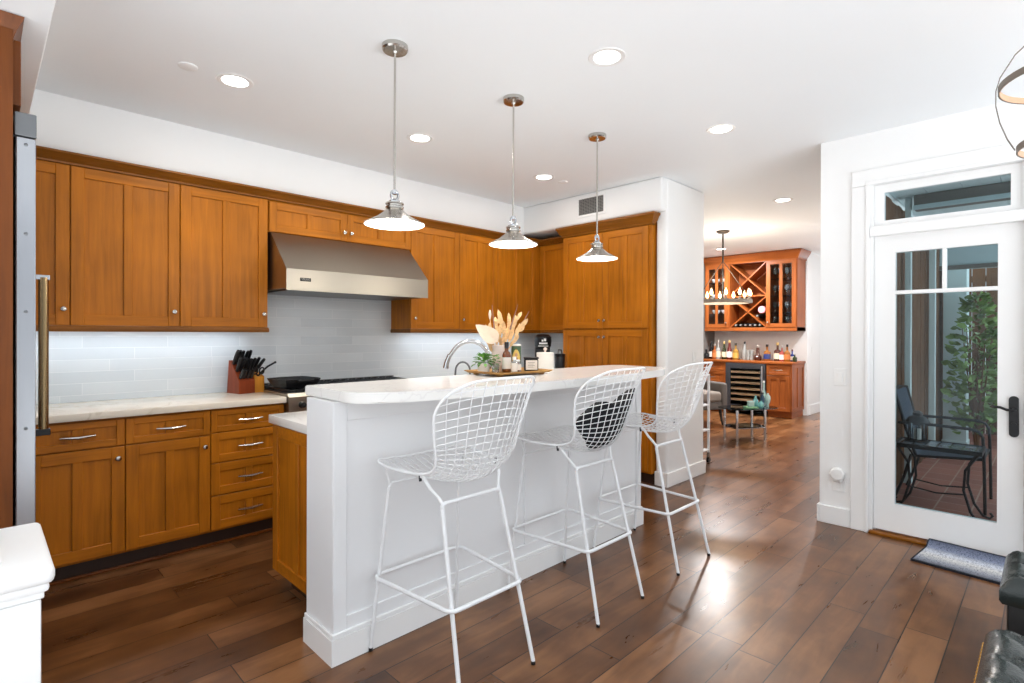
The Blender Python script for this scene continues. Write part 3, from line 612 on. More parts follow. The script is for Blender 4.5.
rz = math.atan2(-2.245, -2.272)
MB().lathe([(.028, 0), (.03, .003), (.03, .155), (.026, .157), (.026, .02)], seg=24).build('glass', 'label', va)
pic = {'green': mat('print_green', (70, 96, 66), .4), 'gold': mat('print_gold', (236, 204, 112), .4), 'robe': mat('print_robe', (140, 66, 48), .4), 'red': mat('print_red', (200, 34, 28), .4), 'skin': mat('print_skin', (206, 160, 122), .4), 'pink': mat('print_pink', (220, 150, 150), .4)}
def wrap(nm, mm, r, f):
    m = MB(); n = 14; rs = []
    for i in range(n+1):
        tt = i/n; w_, z_ = f(tt); rs.append([(r*math.cos(rz+w_*k/6), r*math.sin(rz+w_*k/6), z_) for k in range(-6, 7)])
    vs = [[m.bm.verts.new(p) for p in q] for q in rs]
    for i in range(n):
        for k in range(12): m.bm.faces.new([vs[i][k], vs[i][k+1], vs[i+1][k+1], vs[i+1][k]])
    m.build(nm, mm, va)
wrap('print_ground', pic['green'], .0303, lambda t: (1.25, .012+.135*t))
wrap('print_arch', pic['robe'], .0305, lambda t: (1.05*math.sin(PI*min(1, .5+t*.5)) if t > .0 else 1.05, .016+.12*t))
wrap('print_halo', pic['gold'], .0307, lambda t: (.85*math.sin(PI*(t*.9+.05))**.7, .02+.105*t))
wrap('print_robe', pic['robe'], .0309, lambda t: (.5*(1-t*.6), .02+.06*t))
wrap('print_face', pic['skin'], .0310, lambda t: (.26*math.sin(PI*t)+.01, .078+.03*t))
wrap('print_heart', pic['red'], .0312, lambda t: (.42*math.sin(PI*t**.7)+.01, .03+.045*t))
bottle('glass_jar', 'small clear jar with white label in front of the printed candle', 'jar', (2.195, 2.165, TZ), [(.022, 0), (.024, .004), (.024, .05), (.018, .058), (.018, .066)], 'wine', (.0244, .012, .045, 'label'), (.0195, .06, .07, 'white'))
bottle('roller_bottle', 'slim white-labeled glass bottle beside the amber bottle', 'bottle', (2.135, 2.125, TZ), [(.016, 0), (.017, .003), (.017, .06), (.009, .068), (.009, .075)], 'wine', (.0173, .008, .055, 'label'), (.0105, .072, .09, 'white'))
cj = thing('jar_candle', 'black jar candle with large white label at the right end of the tray', 'candle', (2.335, 2.185, TZ), math.radians(-45))
m = MB(); m.box((-.042, -.042, 0), (.042, .042, .072), 0, .008, 3); m.build('jar', 'black', cj); MB().box((-.045, -.045, .072), (.045, .045, .08), 0, .003).build('lid', 'black', cj); lb = MB().box((-.032, -.0435, .008), (.036, -.0415, .064)).build('label_card', 'label', cj, smooth=0)
m = MB()
for k in range(4): m.box((-.02, -.0441, .05-k*.009), (.02-.006*(k % 2), -.0434, .0515-k*.009))
m.build('label_print', 'badge', lb, smooth=0)
# dried stems
def stem(kind, label, top, lean, L, headf, cat='dried flower', group='dried stems in the vase'):
    t = thing(kind, label, cat, (2.16, 2.285, TZ+.02), 0, group); d = Vector(lean).normalized()
    MB().tube([(0, 0, 0), d*L*.3, d*L*.62], .0022, 6).build('stem', 'dry', t); headf(t, d, L); return t
VR = Vector((.705, -.709, 0))   # across the picture
def lean(a, f=0): return VR*math.sin(a)+Vector((.7, .7, 0))*f*.3+Vector((0, 0, math.cos(a)))
def palm(t, d, L):
    m = MB(); m.tube([d*L*.6, Vector((-.045, -.045, .158))], .002, 6); m.leaf(Vector((-.045, -.045, .155)), VR*-.8+Vector((0, 0, .6)), Vector((-.7, -.7, .15)), .16, .09, .06, shape=lambda t: max(.03, math.sin(PI*(t**.62))**.75), n=10); m.build('leaf_head', 'dry2', t)
def bunny(t, d, L):
    m = MB(); m.tube([d*L*.6+Vector((0, 0, 1))*k*.011 for k in range(6)], lambda q: .009*math.sin(PI*(q*.8+.1)), 10); m.build('tail_head', 'dry2', t)
def plume(t, d, L):
    m = MB()
    for k in range(9):
        q = .42+.05*k; dd = (d+VR*random.uniform(-.35, .35)+Vector((.5, .5, 0))*random.uniform(-.3, .3)).normalized(); m.leaf(d*L*q, dd, Vector((-.7, -.7, .2)), random.uniform(.042, .065), random.uniform(.016, .027), random.uniform(-.2, .3), n=5)
    m.build('plume_head', 'dry', t)
def spike(t, d, L):
    m = MB(); m.tube([d*L*.6, d*L*.8, d*L], lambda q: .004*(1.2-q), 6); m.build('spike_head', mat('dried_mauve', (150, 116, 104), .9), t)
stem('palm_leaf', 'large cream palm leaf leaning left out of the vase', 0, lean(-.1), .2, palm)
stem('bunny_tail', 'single cream bunny-tail grass rising above the palm leaf', 0, lean(-.17), .48, bunny)
for i, (a_, L, w_) in enumerate(((-.22, .27, 'lowest left'), (-.06, .33, 'left of centre'), (.06, .34, 'centre'), (.24, .35, 'right of centre'), (.37, .385, 'tallest right'), (.52, .34, 'outermost right'), (-.36, .23, 'short left'), (.15, .27, 'short right'))):
    stem('dried_plume', 'tan dried leaf plume in the vase, %s' % w_, 0, lean(a_, random.uniform(-1, 1)), L, plume)
for i, (a_, L, w_) in enumerate(((.5, .38, 'right'), (-.1, .37, 'left'), (.3, .39, 'middle'))):
    stem('dried_spike', 'thin mauve dried spike in the vase, %s one' % w_, 0, lean(a_), L, spike)

# paper towel, tumbler and coffee maker behind
pt_ = thing('paper_towel_holder', 'white paper towel roll on the lower counter behind the tray', 'paper towel', (3.03, 2.69, .914))
MB().lathe([(.075, 0), (.075, .012), (.0, .013)]).build('base', 'white', pt_); MB().lathe([(.02, .013), (.064, .013), (.065, .016), (.065, .29), (.062, .292), (.02, .292)], seg=28).build('roll', 'offwhite', pt_); MB().lathe([(.007, .28), (.007, .305), (.014, .312), (.014, .322), (.005, .33)], seg=12).build('knob', 'cream', pt_)
cm = thing('coffee_maker', 'small black coffee maker with white lettering band in the back corner', 'coffee maker', (4.20, 3.76, .914), math.radians(-45))
m = MB(); m.box((-.09, -.11, 0), (.09, .12, .03), 0, .01); m.box((-.08, .03, .03), (.08, .12, .3), 0, .015); m.build('body', 'black', cm)
m = MB(); m.lathe([(.07, .29), (.085, .3), (.092, .36), (.088, .40), (.06, .425), (.0, .43)], seg=24); m.build('head', 'black', cm)
MB().lathe([(.04, .035), (.05, .04), (.048, .15), (.044, .15)], (0, -.03, 0), 20).build('cup', 'dsteel', cm)
m = MB()
for (a0, a1, z0, z1) in ((-.5, .5, .325, .342), (-.2, .0, .352, .372), (.05, .3, .356, .384), (-.6, .6, .302, .31)):
    n = 8; q = [[(.0925*math.sin(a0+(a1-a0)*k/n), -.0925*math.cos(a0+(a1-a0)*k/n), z) for k in range(n+1)] for z in (z0, z1)]
    for k in range(n): m.quad([q[0][k], q[0][k+1], q[1][k+1], q[1][k]])
m.build('lettering_band', 'white', cm)
bottle('tumbler', 'tall slim black tumbler against the pantry side', 'tumbler', (4.12, 3.46, .914), [(.045, 0), (.047, .004), (.05, .2), (.046, .21)], 'black', None, (.052, .208, .235, 'black'))
tb = bpy.data.objects['tumbler']; m = MB(); m.tube([(.03, 0, .235), (.02, 0, .27), (-.02, 0, .275), (-.03, 0, .235)], .008); m.build('carry_loop', 'dsteel', tb)

# ------------------------------------------------------------------ bar stools
CL = [(.26, .802), (.20, .785), (.13, .768), (.05, .757), (-.03, .752), (-.10, .755), (-.16, .775), (-.205, .815), (-.238, .87), (-.265, .94), (-.29, 1.01), (-.312, 1.08), (-.332, 1.135), (-.35, 1.182)]
WID = [.225, .233, .233, .228, .218, .209, .204, .206, .215, .229, .243, .255, .262, .266]
KO = [.012, .025, .036, .045, .053, .06, .067, .077, .092, .106, .115, .12, .115, .11]
cum = [0]
for i in range(1, len(CL)): cum.append(cum[-1]+math.hypot(CL[i][0]-CL[i-1][0], CL[i][1]-CL[i-1][1]))
SL = cum[-1]
def interp(s, arr):
    s = min(max(s, 0), SL)
    for i in range(1, len(cum)):
        if s <= cum[i]+1e-9: break
    f = (s-cum[i-1])/(cum[i]-cum[i-1]); i0, i1, i2, i3 = max(i-2, 0), i-1, i, min(i+1, len(arr)-1)
    def cr(p0, p1, p2, p3): return .5*((2*p1)+(-p0+p2)*f+(2*p0-5*p1+4*p2-p3)*f*f+(-p0+3*p1-3*p2+p3)*f**3)
    if isinstance(arr[0], tuple): return tuple(cr(arr[i0][k], arr[i1][k], arr[i2][k], arr[i3][k]) for k in range(2))
    return cr(arr[i0], arr[i1], arr[i2], arr[i3])
def shell_n(s):
    a = interp(s-.005, CL); b = interp(s+.005, CL); t = Vector((0, b[0]-a[0], b[1]-a[1])).normalized(); return Vector((0, -t.z*-1, 0)) if False else Vector((0, t.z, -t.y))
def shell(u, s, off=0):
    q = max(0, min(1, (s/SL-.42)/.4)); s = s-.085*u*u*q*q*(3-2*q)
    c = interp(s, CL); w = interp(s, WID); k = interp(s, KO); n = shell_n(s)
    return Vector((u*w, c[0], c[1])) + n*(k*u*u+off)
def umax(s):
    m_ = 1.
    rt = .12; rb = .07
    if s > SL-rt: q = (s-(SL-rt))/rt; m_ = 1-.45*(1-math.sqrt(max(0, 1-q*q)))
    if s < rb: q = (rb-s)/rb; m_ = 1-.22*(1-math.sqrt(max(0, 1-q*q)))
    return m_
def srange(u):
    lo, hi = 0, SL; au = abs(u)
    ss = [SL*i/400 for i in range(401)]; ok = [s for s in ss if umax(s) >= au-1e-6]; return min(ok), max(ok)
m = MB()
NU = 7
for i in range(-NU+1, NU):
    u = i/NU*1.0; a, b = srange(u); m.tube([shell(u, a+(b-a)*k/34, -.002) for k in range(35)], .0021, 5)
ns = 27
for i in range(1, ns):
    s = SL*i/ns; q = umax(s); m.tube([shell(-q+2*q*k/14, s, .002) for k in range(15)], .0021, 5)
stool = thing('bar_stool', 'white wire bar stool nearest the camera, at the left end of the bar', 'bar stool', (1.41, 1.755, 0), 0, 'white wire bar stools')
m.build('wire_shell', 'white_metal', stool, smooth=80)
rim = []
n = 46
for k in range(n+1): s = SL*(1-(1-math.cos(PI*k/n))/2); rim.append(shell(umax(s), s))
rim += [shell(-umax(0)*(2*k/8-1)*1.0 if False else umax(0)*(1-2*k/8), 0) for k in range(1, 8)]
for k in range(n+1): s = SL*((1-math.cos(PI*k/n))/2); rim.append(shell(-umax(s), s))
rim += [shell(umax(SL)*(-1+2*k/10), SL) for k in range(1, 10)]
MB().tube(rim, .0056, 7, True).build('shell_rim', 'white_metal', stool, smooth=80)
def leg(sx, foot, top):
    lg = MB().tube([foot, (foot[0]+(top[0]-foot[0])*.5, foot[1]+(top[1]-foot[1])*.5, (foot[2]+top[2])*.5), top], .0085, 10).build('leg', 'white_metal', stool)
    f = Vector(foot); d = (Vector(top)-f).normalized(); MB().tube([f-Vector((0, 0, .012))+d*.002, f+d*.004], .009, 10).build('foot_cap', 'black', lg)
for s in (-1, 1): leg(s, (s*.19, -.275, .0125), (s*.152, -.115, .678)); leg(s, (s*.232, .272, .0125), (s*.188, .2, .70))
def bar(y, z, hx, r=.0085):
    return [(-hx, y-.003*0, z-.02), (-hx+.006, y, z-.006), (-hx+.02, y, z), (hx-.02, y, z), (hx-.006, y, z), (hx, y, z-.02)]
MB().tube([(-.152, -.115, .678), (-.148, -.113, .687), (-.134, -.112, .692), (.134, -.112, .692), (.148, -.113, .687), (.152, -.115, .678)], .0085, 10).build('crossbar', 'white_metal', stool)
MB().tube([(-.188, .2, .70), (-.184, .199, .712), (-.172, .198, .717), (.172, .198, .717), (.184, .199, .712), (.188, .2, .70)], .0065, 10).build('crossbar', 'white_metal', stool)
for s in (-1, 1):
    q = interp_s = None
    p1 = shell(s*.93, SL*.36, -.006); p2 = shell(s*.95, SL*.12, -.006)
    MB().tube([(s*.146, -.112, .69), (s*.158, -.098, .715), (s*.182, -.078, .75), (p1.x*.98, -.055, .792), (p1.x, p1.y+.03, p1.z), ((p1.x+p2.x)/2, (p1.y+p2.y)/2, (p1.z+p2.z)/2+.004), p2], .0068, 10).build('seat_support', 'white_metal', stool)
    MB().tube([(s*.184, .199, .712), (s*.205, .2, .785), (s*.214, .2, .80)], .005, 8).build('seat_strut', 'white_metal', stool)
    MB().tube([(s*.2, -.04, .775), (s*.2, -.036, .80)], .006, 8).build('bolt', 'black', stool)
RZ = .325
fx = lambda y: .19+(.232-.19)*(y+.275)/.547
rp = []
def corner(cx, cy, sx, sy, r=.035):
    return [(cx+sx*(-r+r*math.sin(a)), cy+sy*(-r+r*math.cos(a)), RZ) for a in [PI/2*i/5 for i in range(6)]]
y0, y1 = -.216, .25; x0, x1 = .192, .232
c1 = corner(x1, y1, 1, 1); c2 = list(reversed(corner(x0, y0, 1, -1))); c3 = corner(-x0, y0, -1, -1); c4 = list(reversed(corner(-x1, y1, -1, 1)))
MB().tube(c1+c2+c3+c4, .0085, 8, True).build('footrest', 'white_metal', stool, smooth=80)
st2 = copy_tree(stool); st2.location = (2.205, 1.735, 0); st2['label'] = 'white wire bar stool in the middle, with the black cushion on it'
st3 = copy_tree(stool); st3.location = (2.955, 1.735, 0); st3['label'] = 'white wire bar stool farthest from camera, beside the pantry wall end'
# cushion that fills the seat of the middle stool
def lut(t, xs, ys):
    for k in range(1, len(xs)):
        if t <= xs[k]: f = (t-xs[k-1])/(xs[k]-xs[k-1]); f = f*f*(3-2*f); return ys[k-1]+(ys[k]-ys[k-1])*f
    return ys[-1]
HU = [-.93, -.75, -.5, -.2, 0, .3, .6, .85, .98]
HI = [.70, .775, .825, .79, .805, .86, .885, .87, .78]; LO = [.67, .56, .48, .425, .41, .42, .46, .53, .66]
m = MB(); nu, nv = 36, 14; F, B = [], []
for i in range(nu+1):
    u = -.93+1.91*i/nu; hi, lo = lut(u, HU, HI), lut(u, HU, LO); pu = math.sqrt(max(0, 1-((u-.025)/.957)**2)); f_, b_ = [], []
    for j in range(nv+1):
        v = -1+2*j/nv; s_ = SL*(lo+(hi-lo)*(j/nv)); th = .10*math.sqrt(max(0, 1-v*v))*pu; f_.append(shell(u, s_, .0095+th)); b_.append(shell(u, s_, .009))
    F.append(f_+list(reversed(b_[1:-1])))
m.rings(F, 0); bmesh.ops.remove_doubles(m.bm, verts=m.bm.verts, dist=.0006)
cu_ = m.build('cushion', 'cush', None, (2.205, 1.735, 0), 60); tag(cu_, 'black rounded cushion with a notched top, on the middle wire stool', 'cushion')

# ------------------------------------------------------------------ ceiling things
pe = thing('pendant_lamp', 'nickel pendant lamp with flared shade, nearest camera over the island', 'pendant lamp', (1.415, 2.222, CH), 0, 'pendant lamps over the island')
MB().lathe([(.062, 0), (.062, -.018), (.056, -.026), (.012, -.028), (.008, -.035)], seg=28).build('canopy', 'nickel', pe)
MB().cyl((0, 0, -.03), (0, 0, -.70), .0055, seg=10).build('rod', 'nickel', pe)
m = MB(); m.tube([(.02*math.cos(a), 0, -.715+.022*math.sin(a)) for a in [2*PI*i/14 for i in range(14)]], .0065, 8, True); m.lathe([(.012, -.69), (.014, -.70), (.012, -.71)], seg=12); m.lathe([(.018, -.735), (.03, -.745), (.03, -.752)], seg=20); m.build('swivel', 'chrome', pe)
sh = MB().lathe([(.03, -.75), (.042, -.752), (.044, -.758), (.038, -.762), (.038, -.768), (.043, -.772), (.042, -.778), (.036, -.782), (.05, -.795), (.085, -.822), (.143, -.852), (.1445, -.857), (.141, -.857)], seg=40, capb=False).build('lamp_shade', 'nickel', pe)
MB().lathe([(.141, -.857), (.083, -.826), (.05, -.800), (.03, -.79)], seg=40, capa=False).build('shade_lining', 'lampin', sh)
MB().sphere((0, 0, -.822), .022).build('bulb', 'can', pe)
light('POINT', 'lamp_glow', (0, 0, -.875), PEND_W, pe, .05, (1, .93, .82))
for x, l in ((2.219, 'nickel pendant lamp with flared shade, middle one over the island'), (3.04, 'nickel pendant lamp with flared shade, farthest, before the pantry')):
    c = copy_tree(pe); c.location.x = x; c['label'] = l
ca = thing('recessed_light', 'recessed ceiling light above the left upper cabinets', 'recessed light', (.994, 3.151, CH), 0, 'recessed ceiling lights')
MB().lathe([(.064, -.001), (.07, -.004), (.09, -.004), (.094, 0), (.064, .0)], seg=32, capa=False, capb=False).build('trim_ring', 'trim', ca)
MB().lathe([(.066, -.002), (.0, -.0021)], seg=32).build('lens', 'can', ca)
light('AREA', 'can_glow', (0, 0, -.008), CAN_W, ca, .12, (1, .95, .88))
for x, y, l in ((2.216, 1.562, 'large recessed ceiling light in front of the middle pendant'), (2.205, 3.14, 'recessed ceiling light beside the nearest pendant rod, before the hood'), (3.521, 3.145, 'recessed ceiling light between the two farther pendants'), (3.532, 1.566, 'recessed ceiling light over the floor near the white wall end'), (5.841, 1.94, 'recessed ceiling light over the passage to the dining room'), (8.49, 3.758, 'recessed ceiling light behind the candle chandelier'), (8.49, 1.94, 'unseen recessed ceiling light added in the dining room to brighten the bar')):  # last entry is an unseen lamp added to brighten the bar
    c = copy_tree(ca); c.location = (x, y, CH); c['label'] = l
    if x > 8 or y < 1.8:
        for g_ in c.children:
            if g_.type == 'LIGHT': g_.data = g_.data.copy(); g_.data.energy = 2.2 if x < 8 else 90 if y > 3 else 44; g_.data.color = (.96, .97, 1)
for x, y, l in ((.767, 3.147, 'small round concealed ceiling cap left of the recessed light'), (3.756, 3.124, 'small round concealed ceiling cap above the pantry vent')):
    c = tag(MB().lathe([(.045, 0), (.045, -.004), (.04, -.007), (0, -.0075)], seg=24).build('sprinkler_cap', 'trim', None, (x, y, CH)), l, 'ceiling cap')
vn = thing('air_vent', 'gray slatted air vent on the bulkhead above the pantry', 'vent', (4.206, 3.145, 2.59), -PI/2)
m = MB(); a, b = .17, .1; T = .022
m.box((-a, -.008, -b), (a, .003, -b+T), 0, .002); m.box((-a, -.008, b-T), (a, .003, b), 0, .002); m.box((-a, -.008, -b+T), (-a+T, .003, b-T), 0, .002); m.box((a-T, -.008, -b+T), (a, .003, b-T), 0, .002); m.build('frame', 'trim', vn, smooth=0)
MB().box((-a+T, 0, -b+T), (a-T, .002, b-T)).build('backing', 'black', vn, smooth=0)
gm = mat('vent_gray', (132, 130, 126), .5)
for i in range(11): z = -b+T+.007+i*.0142; m = MB(); m.box((-a+T, -.005, z-.0035), (a-T, .0, z+.0035)); m.build('slat', gm, vn, smooth=0)
m = MB()
for i in range(10): x = -a+T+.015+i*.0295; m.box((x-.002, -.006, -b+T), (x+.002, -.004, b-T))
m.build('louver_bars', gm, vn, smooth=0)
# orb lantern, mostly out of the frame
oc = Vector((2.941, -.106, 2.33))
ob = thing('orb_chandelier', 'round open-band metal and wood chandelier at the right edge', 'chandelier', oc)
def hoop(z, r, w=.026, t=.004):
    m = MB(); n = 48; m.rings([[((r+dr)*math.cos(2*PI*i/n), (r+dr)*math.sin(2*PI*i/n), z+dz) for dr, dz in ((0, -w/2), (t, -w/2), (t, w/2), (0, w/2))] for i in range(n)], 0, True); return m
M['orb'] = mat('weathered_metal_band', (122, 112, 102), .5, .3); M['orbw'] = mat('pale_wood_band', (206, 168, 140), .6)
OP = [(.066, .235), (.13, .20), (.205, .13), (.25, .05), (.262, 0), (.262, -.06), (.25, -.13), (.228, -.2), (.205, -.25)]
for z, r in ((0, .258), (-.25, .203)): hoop(z, r).build('hoop', 'orb', ob); hoop(z, r-.0025, .024, .002).build('hoop_lining', 'orbw', ob)
for k in range(6):
    a = PI*k/3+.62; c = Vector((math.cos(a), math.sin(a), 0)); t_ = Vector((-math.sin(a), math.cos(a), 0))
    m = MB(); m.rings([[c*(r+.004)+Vector((0, 0, z))+t_*.006, c*(r+.007)+Vector((0, 0, z))+t_*.006, c*(r+.007)+Vector((0, 0, z))-t_*.006, c*(r+.004)+Vector((0, 0, z))-t_*.006] for r, z in OP]); m.build('rib', 'orb', ob)
m = MB(); m.lathe([(.07, .228), (.075, .24), (.02, .244), (.02, .262), (.006, .27)], seg=20); m.build('top_cap', 'orb', ob); MB().cyl((0, 0, .265), (0, 0, CH-oc.z-.02), .006).build('stem', 'orb', ob); MB().lathe([(.06, CH-oc.z-.025), (.06, CH-oc.z)], seg=24).build('canopy', 'orb', ob); MB().lathe([(.03, -.185), (.035, -.195), (.0, -.2)], seg=20).build('bottom_cap', 'orb', ob); MB().cyl((0, 0, -.19), (0, 0, .235), .006).build('centre_rod', 'orb', ob)
for k in range(3):
    a = 2*PI*k/3; p = Vector((.07*math.cos(a), .07*math.sin(a), -.03)); m = MB(); m.tube([(0, 0, -.19), (p.x*.6, p.y*.6, -.12), (p.x, p.y, -.05)], .004); m.cyl(p-Vector((0, 0, .02)), p+Vector((0, 0, .05)), .011); q = m.build('candle_arm', 'orbw', ob); MB().sphere((p.x, p.y, p.z+.07), .014, sc=(1, 1, 1.7)).build('bulb', 'bulb', q)

light('POINT', 'orb_glow', (0, 0, .02), .8, ob, .08, (1, .95, .88))
# ------------------------------------------------------------------ switches and the plug-in
def plate(name, label, loc, rz, w=.075, hh=.12, cat='switch'):
    t = thing(name, label, cat, loc, rz); MB().box((-w/2, -.005, -hh/2), (w/2, 0, hh/2), 0, .002).build('plate', 'white', t, smooth=0); MB().box((-.017, -.009, -.034), (.017, -.004, .034), 0, .002).build('rocker', 'white', t, smooth=0); return t
plate('light_switch', 'white light switch on the wall left of the patio door', (4.309, 1.048, 1.045), -PI/2)
plate('wall_outlet', 'white wall outlet low on the wall beside the patio door', (4.309, 1.055, .30), -PI/2, cat='outlet')
pg = thing('plug_in', 'round white plug-in device on the low outlet by the patio door', 'plug-in', (4.30, 1.055, .345), -PI/2)
m = MB(); m.box((-.03, -.035, -.035), (.03, -.002, .02), 0, .012, 3); m.build('body', 'white', pg); MB().lathe([(.045, 0), (.047, .006), (.045, .022), (.036, .03), (0, .032)], (0, -.012, .022), 24, xf=Matrix.Rotation(PI/2, 3, 'X')).build('dial', 'white', pg)
plate('light_switch', 'white light switch on the far wall right of the home bar', (9.99, 2.848, 1.09), 0)
plate('light_switch', 'white double switch on the white wall end beside the pantry', (4.82, 2.374, 1.14), 0, .12)

# ------------------------------------------------------------------ mat and ottomans
mt = thing('door_mat', 'gray and blue striped woven mat with dark border at the patio door', 'mat', (4.10, .12, 0), math.radians(-6))
def matsec(x):
    return 0 if x < .105 else .03*min(1, (x-.105)/.04)
def matstrip(xa, xb, ya, yb, th):
    m = MB(); n = 24; xs_ = [xa+(xb-xa)*i/n for i in range(n+1)]
    m.rings([[(x, ya, matsec(x)), (x, yb, matsec(x)), (x, yb, matsec(x)+th), (x, ya, matsec(x)+th)] for x in xs_]); return m
matstrip(-.195, .17, -.44, .44, .009).build('weave', 'mat', mt)
matstrip(-.208, -.1955, -.447, .447, .012).build('binding', 'matedge', mt); matstrip(.1705, .182, -.447, .447, .011).build('binding', 'matedge', mt); matstrip(-.1955, .1705, .4405, .447, .011).build('binding', 'matedge', mt); matstrip(-.1955, .1705, -.447, -.4405, .011).build('binding', 'matedge', mt)
def ottoman(label, loc, lx, ly, nails):
    t = thing('ottoman', label, 'ottoman', loc, 0, 'black leather ottomans'); H = .45
    m = MB(); nx, ny = 40, 40; G = []
    pitch = .155
    def hz(x, y):
        ex = min(x, lx-x); ey = min(y, ly-y); e = min(ex, ey); edge = -.04*max(0, 1-e/.045)**2
        d = 9
        for bx, by in btn: d = min(d, math.hypot(x-bx, y-by))
        fx_, fy_ = x/pitch, y/pitch; cr = min(abs((fx_+fy_) % 1-.5), abs((fx_-fy_) % 1-.5))*0
        dg1 = abs(((x+y)/pitch+.5) % 1-.5)*pitch; dg2 = abs(((x-y)/pitch+.5) % 1-.5)*pitch; cre = min(dg1, dg2)
        return H+edge-.045*math.exp(-(d/.03)**2)-.014*math.exp(-(cre/.014)**2)*min(1, e/.06)
    btn = [((i+.0)*pitch/1+ (pitch/2 if j % 2 else 0), j*pitch/2) for j in range(1, int(ly/pitch*2)) for i in range(0, int(lx/pitch)+1)]
    btn = [b for b in btn if .06 < b[0] < lx-.06 and .06 < b[1] < ly-.06]
    G = [[m.bm.verts.new((lx*i/nx, ly*j/ny, hz(lx*i/nx, ly*j/ny))) for j in range(ny+1)] for i in range(nx+1)]
    for i in range(nx):
        for j in range(ny): m.bm.faces.new([G[i][j], G[i+1][j], G[i+1][j+1], G[i][j+1]])
    loop = [G[i][0] for i in range(nx)]+[G[nx][j] for j in range(ny)]+[G[i][ny] for i in range(nx, 0, -1)]+[G[0][j] for j in range(ny, 0, -1)]
    prev = loop
    for z, o in ((H-.055, .008), (H-.09, .008), (H-.105, 0)):
        ring = []
        for v in loop:
            x, y = v.co.x, v.co.y; ring.append(m.bm.verts.new((x+(o if x > lx-1e-4 else -o if x < 1e-4 else 0), y+(o if y > ly-1e-4 else -o if y < 1e-4 else 0), z)))
        for k in range(len(loop)): m.bm.faces.new([prev[k], prev[(k+1) % len(loop)], ring[(k+1) % len(loop)], ring[k]])
        prev = ring
    m.bm.faces.new(prev); m.build('tufted_top', 'leather', t, smooth=60)
    for bx, by in btn: MB().sphere((bx, by, H-.034), .009, 8, sc=(1, 1, .5)).build('button', 'leather_b', t)
    m = MB(); m.box((.012, .012, .06), (lx-.012, ly-.012, H-.1), 0, .01); m.build('body', 'leather_b', t)
    for fx_ in (.05, lx-.05):
        for fy_ in (.05, ly-.05): MB().lathe([(.018, 0), (.026, .06)], (fx_, fy_, 0), 12).build('foot', 'leather_b', t)
    if nails:
        m = MB()
        for k in range(26): m.sphere((.02+k*(lx-.04)/25, ly+.008, H-.075), .0075, 8); m.sphere((-.008, .02+k*(ly-.04)/25, H-.075), .0075, 8)
        m.build('nailheads', 'gold', t)
    return t
ottoman('black tufted leather ottoman nearest the camera in the bottom right corner', (1.65, -.46, 0), .605, .595, True)
ottoman('black tufted leather ottoman farther back, beside the door mat', (2.70, -.46, 0), .42, .585, False)

# ------------------------------------------------------------------ home bar
BX = 9.10
def barcab(label, y1, y0, fronts):   # y1 = left end in the picture
    w = y1-y0; return cabinet('bar_base_cabinet', label, (BX+.02, y1, 0), -PI/2, w, .60, 0, .868, fronts, mats=('bar_v', 'bar_h'), toe=True, group='bar base cabinets', toem='bar_h')
barcab('wood bar base cabinet of drawers left of the wine fridge', 4.42, 3.94, [('drawer', g, .478, .72, .86, 1, ('pull',)), ('drawer', g, .478, .5, .715, 1, ('pull',)), ('drawer', g, .478, .115, .495, 1, ('pull',))])
t = barcab('wood bar base cabinet with drawer and door right of the wine fridge', 3.27, 2.905, [('drawer', g, .362, .69, .86, 1, ('pull',)), ('door', g, .362, .115, .68, 2, None)])
m = shaker(0, .60, .105, .866, 2, .06, .045); bmesh.ops.transform(m.bm, matrix=Matrix.Translation((.365, .0, 0)) @ Matrix.Rotation(PI/2, 4, 'Z'), verts=m.bm.verts); m.build('end_panel', ('bar_v', 'bar_h'), t, smooth=0)
tag(MB().box((BX-.015, 2.872, .868), (9.748, 4.425, .905), 0, .005).build('wall_bar_countertop', 'bar_h'), 'wood bar top lined with bottles in the dining room', 'countertop')
wf = thing('wine_fridge', 'dark wine fridge with wood shelf fronts under the home bar', 'wine fridge', (BX+.01, 3.935, 0), -PI/2)
fw = .66
m = MB(); m.box((0, 0, .09), (.02, .6, .865)); m.box((fw-.02, 0, .09), (fw, .6, .865)); m.box((.02, .0, .09), (fw-.02, .6, .11)); m.box((.02, 0, .845), (fw-.02, .6, .865)); m.box((.02, .58, .11), (fw-.02, .6, .845)); m.build('case', 'black', wf, smooth=0)
fm = mat('fridge_frame_gray', (92, 94, 100), .35, .7)
m = MB(); m.box((.005, -.03, .1), (.085, -.004, .862), 0, .003); m.box((fw-.085, -.03, .1), (fw-.005, -.004, .862), 0, .003); m.box((.085, -.03, .1), (fw-.085, -.004, .165), 0, .003); m.box((.085, -.03, .775), (fw-.085, -.004, .862), 0, .003); d_ = m.build('door', fm, wf, smooth=0)
MB().box((.085, -.018, .165), (fw-.085, -.012, .775)).build('glass_pane', 'cabglass', d_, smooth=0)
m = MB(); m.cyl((fw-.045, -.07, .22), (fw-.045, -.07, .83), .014); m.cyl((fw-.045, -.07, .25), (fw-.045, -.02, .25), .008); m.cyl((fw-.045, -.07, .8), (fw-.045, -.02, .8), .008); m.build('handle', 'chrome', d_)
M['shelfw'] = wood('fridge_shelf_beech', (240, 204, 164), 'x', .5, .15, 0)
for z in (.25, .345, .435, .535, .625, .715): MB().box((.03, -.002, z-.02), (fw-.03, .03, z+.016), 0, .003).box((.03, .03, z-.008), (fw-.03, .5, z)).build('shelf', 'shelfw', wf, smooth=0)
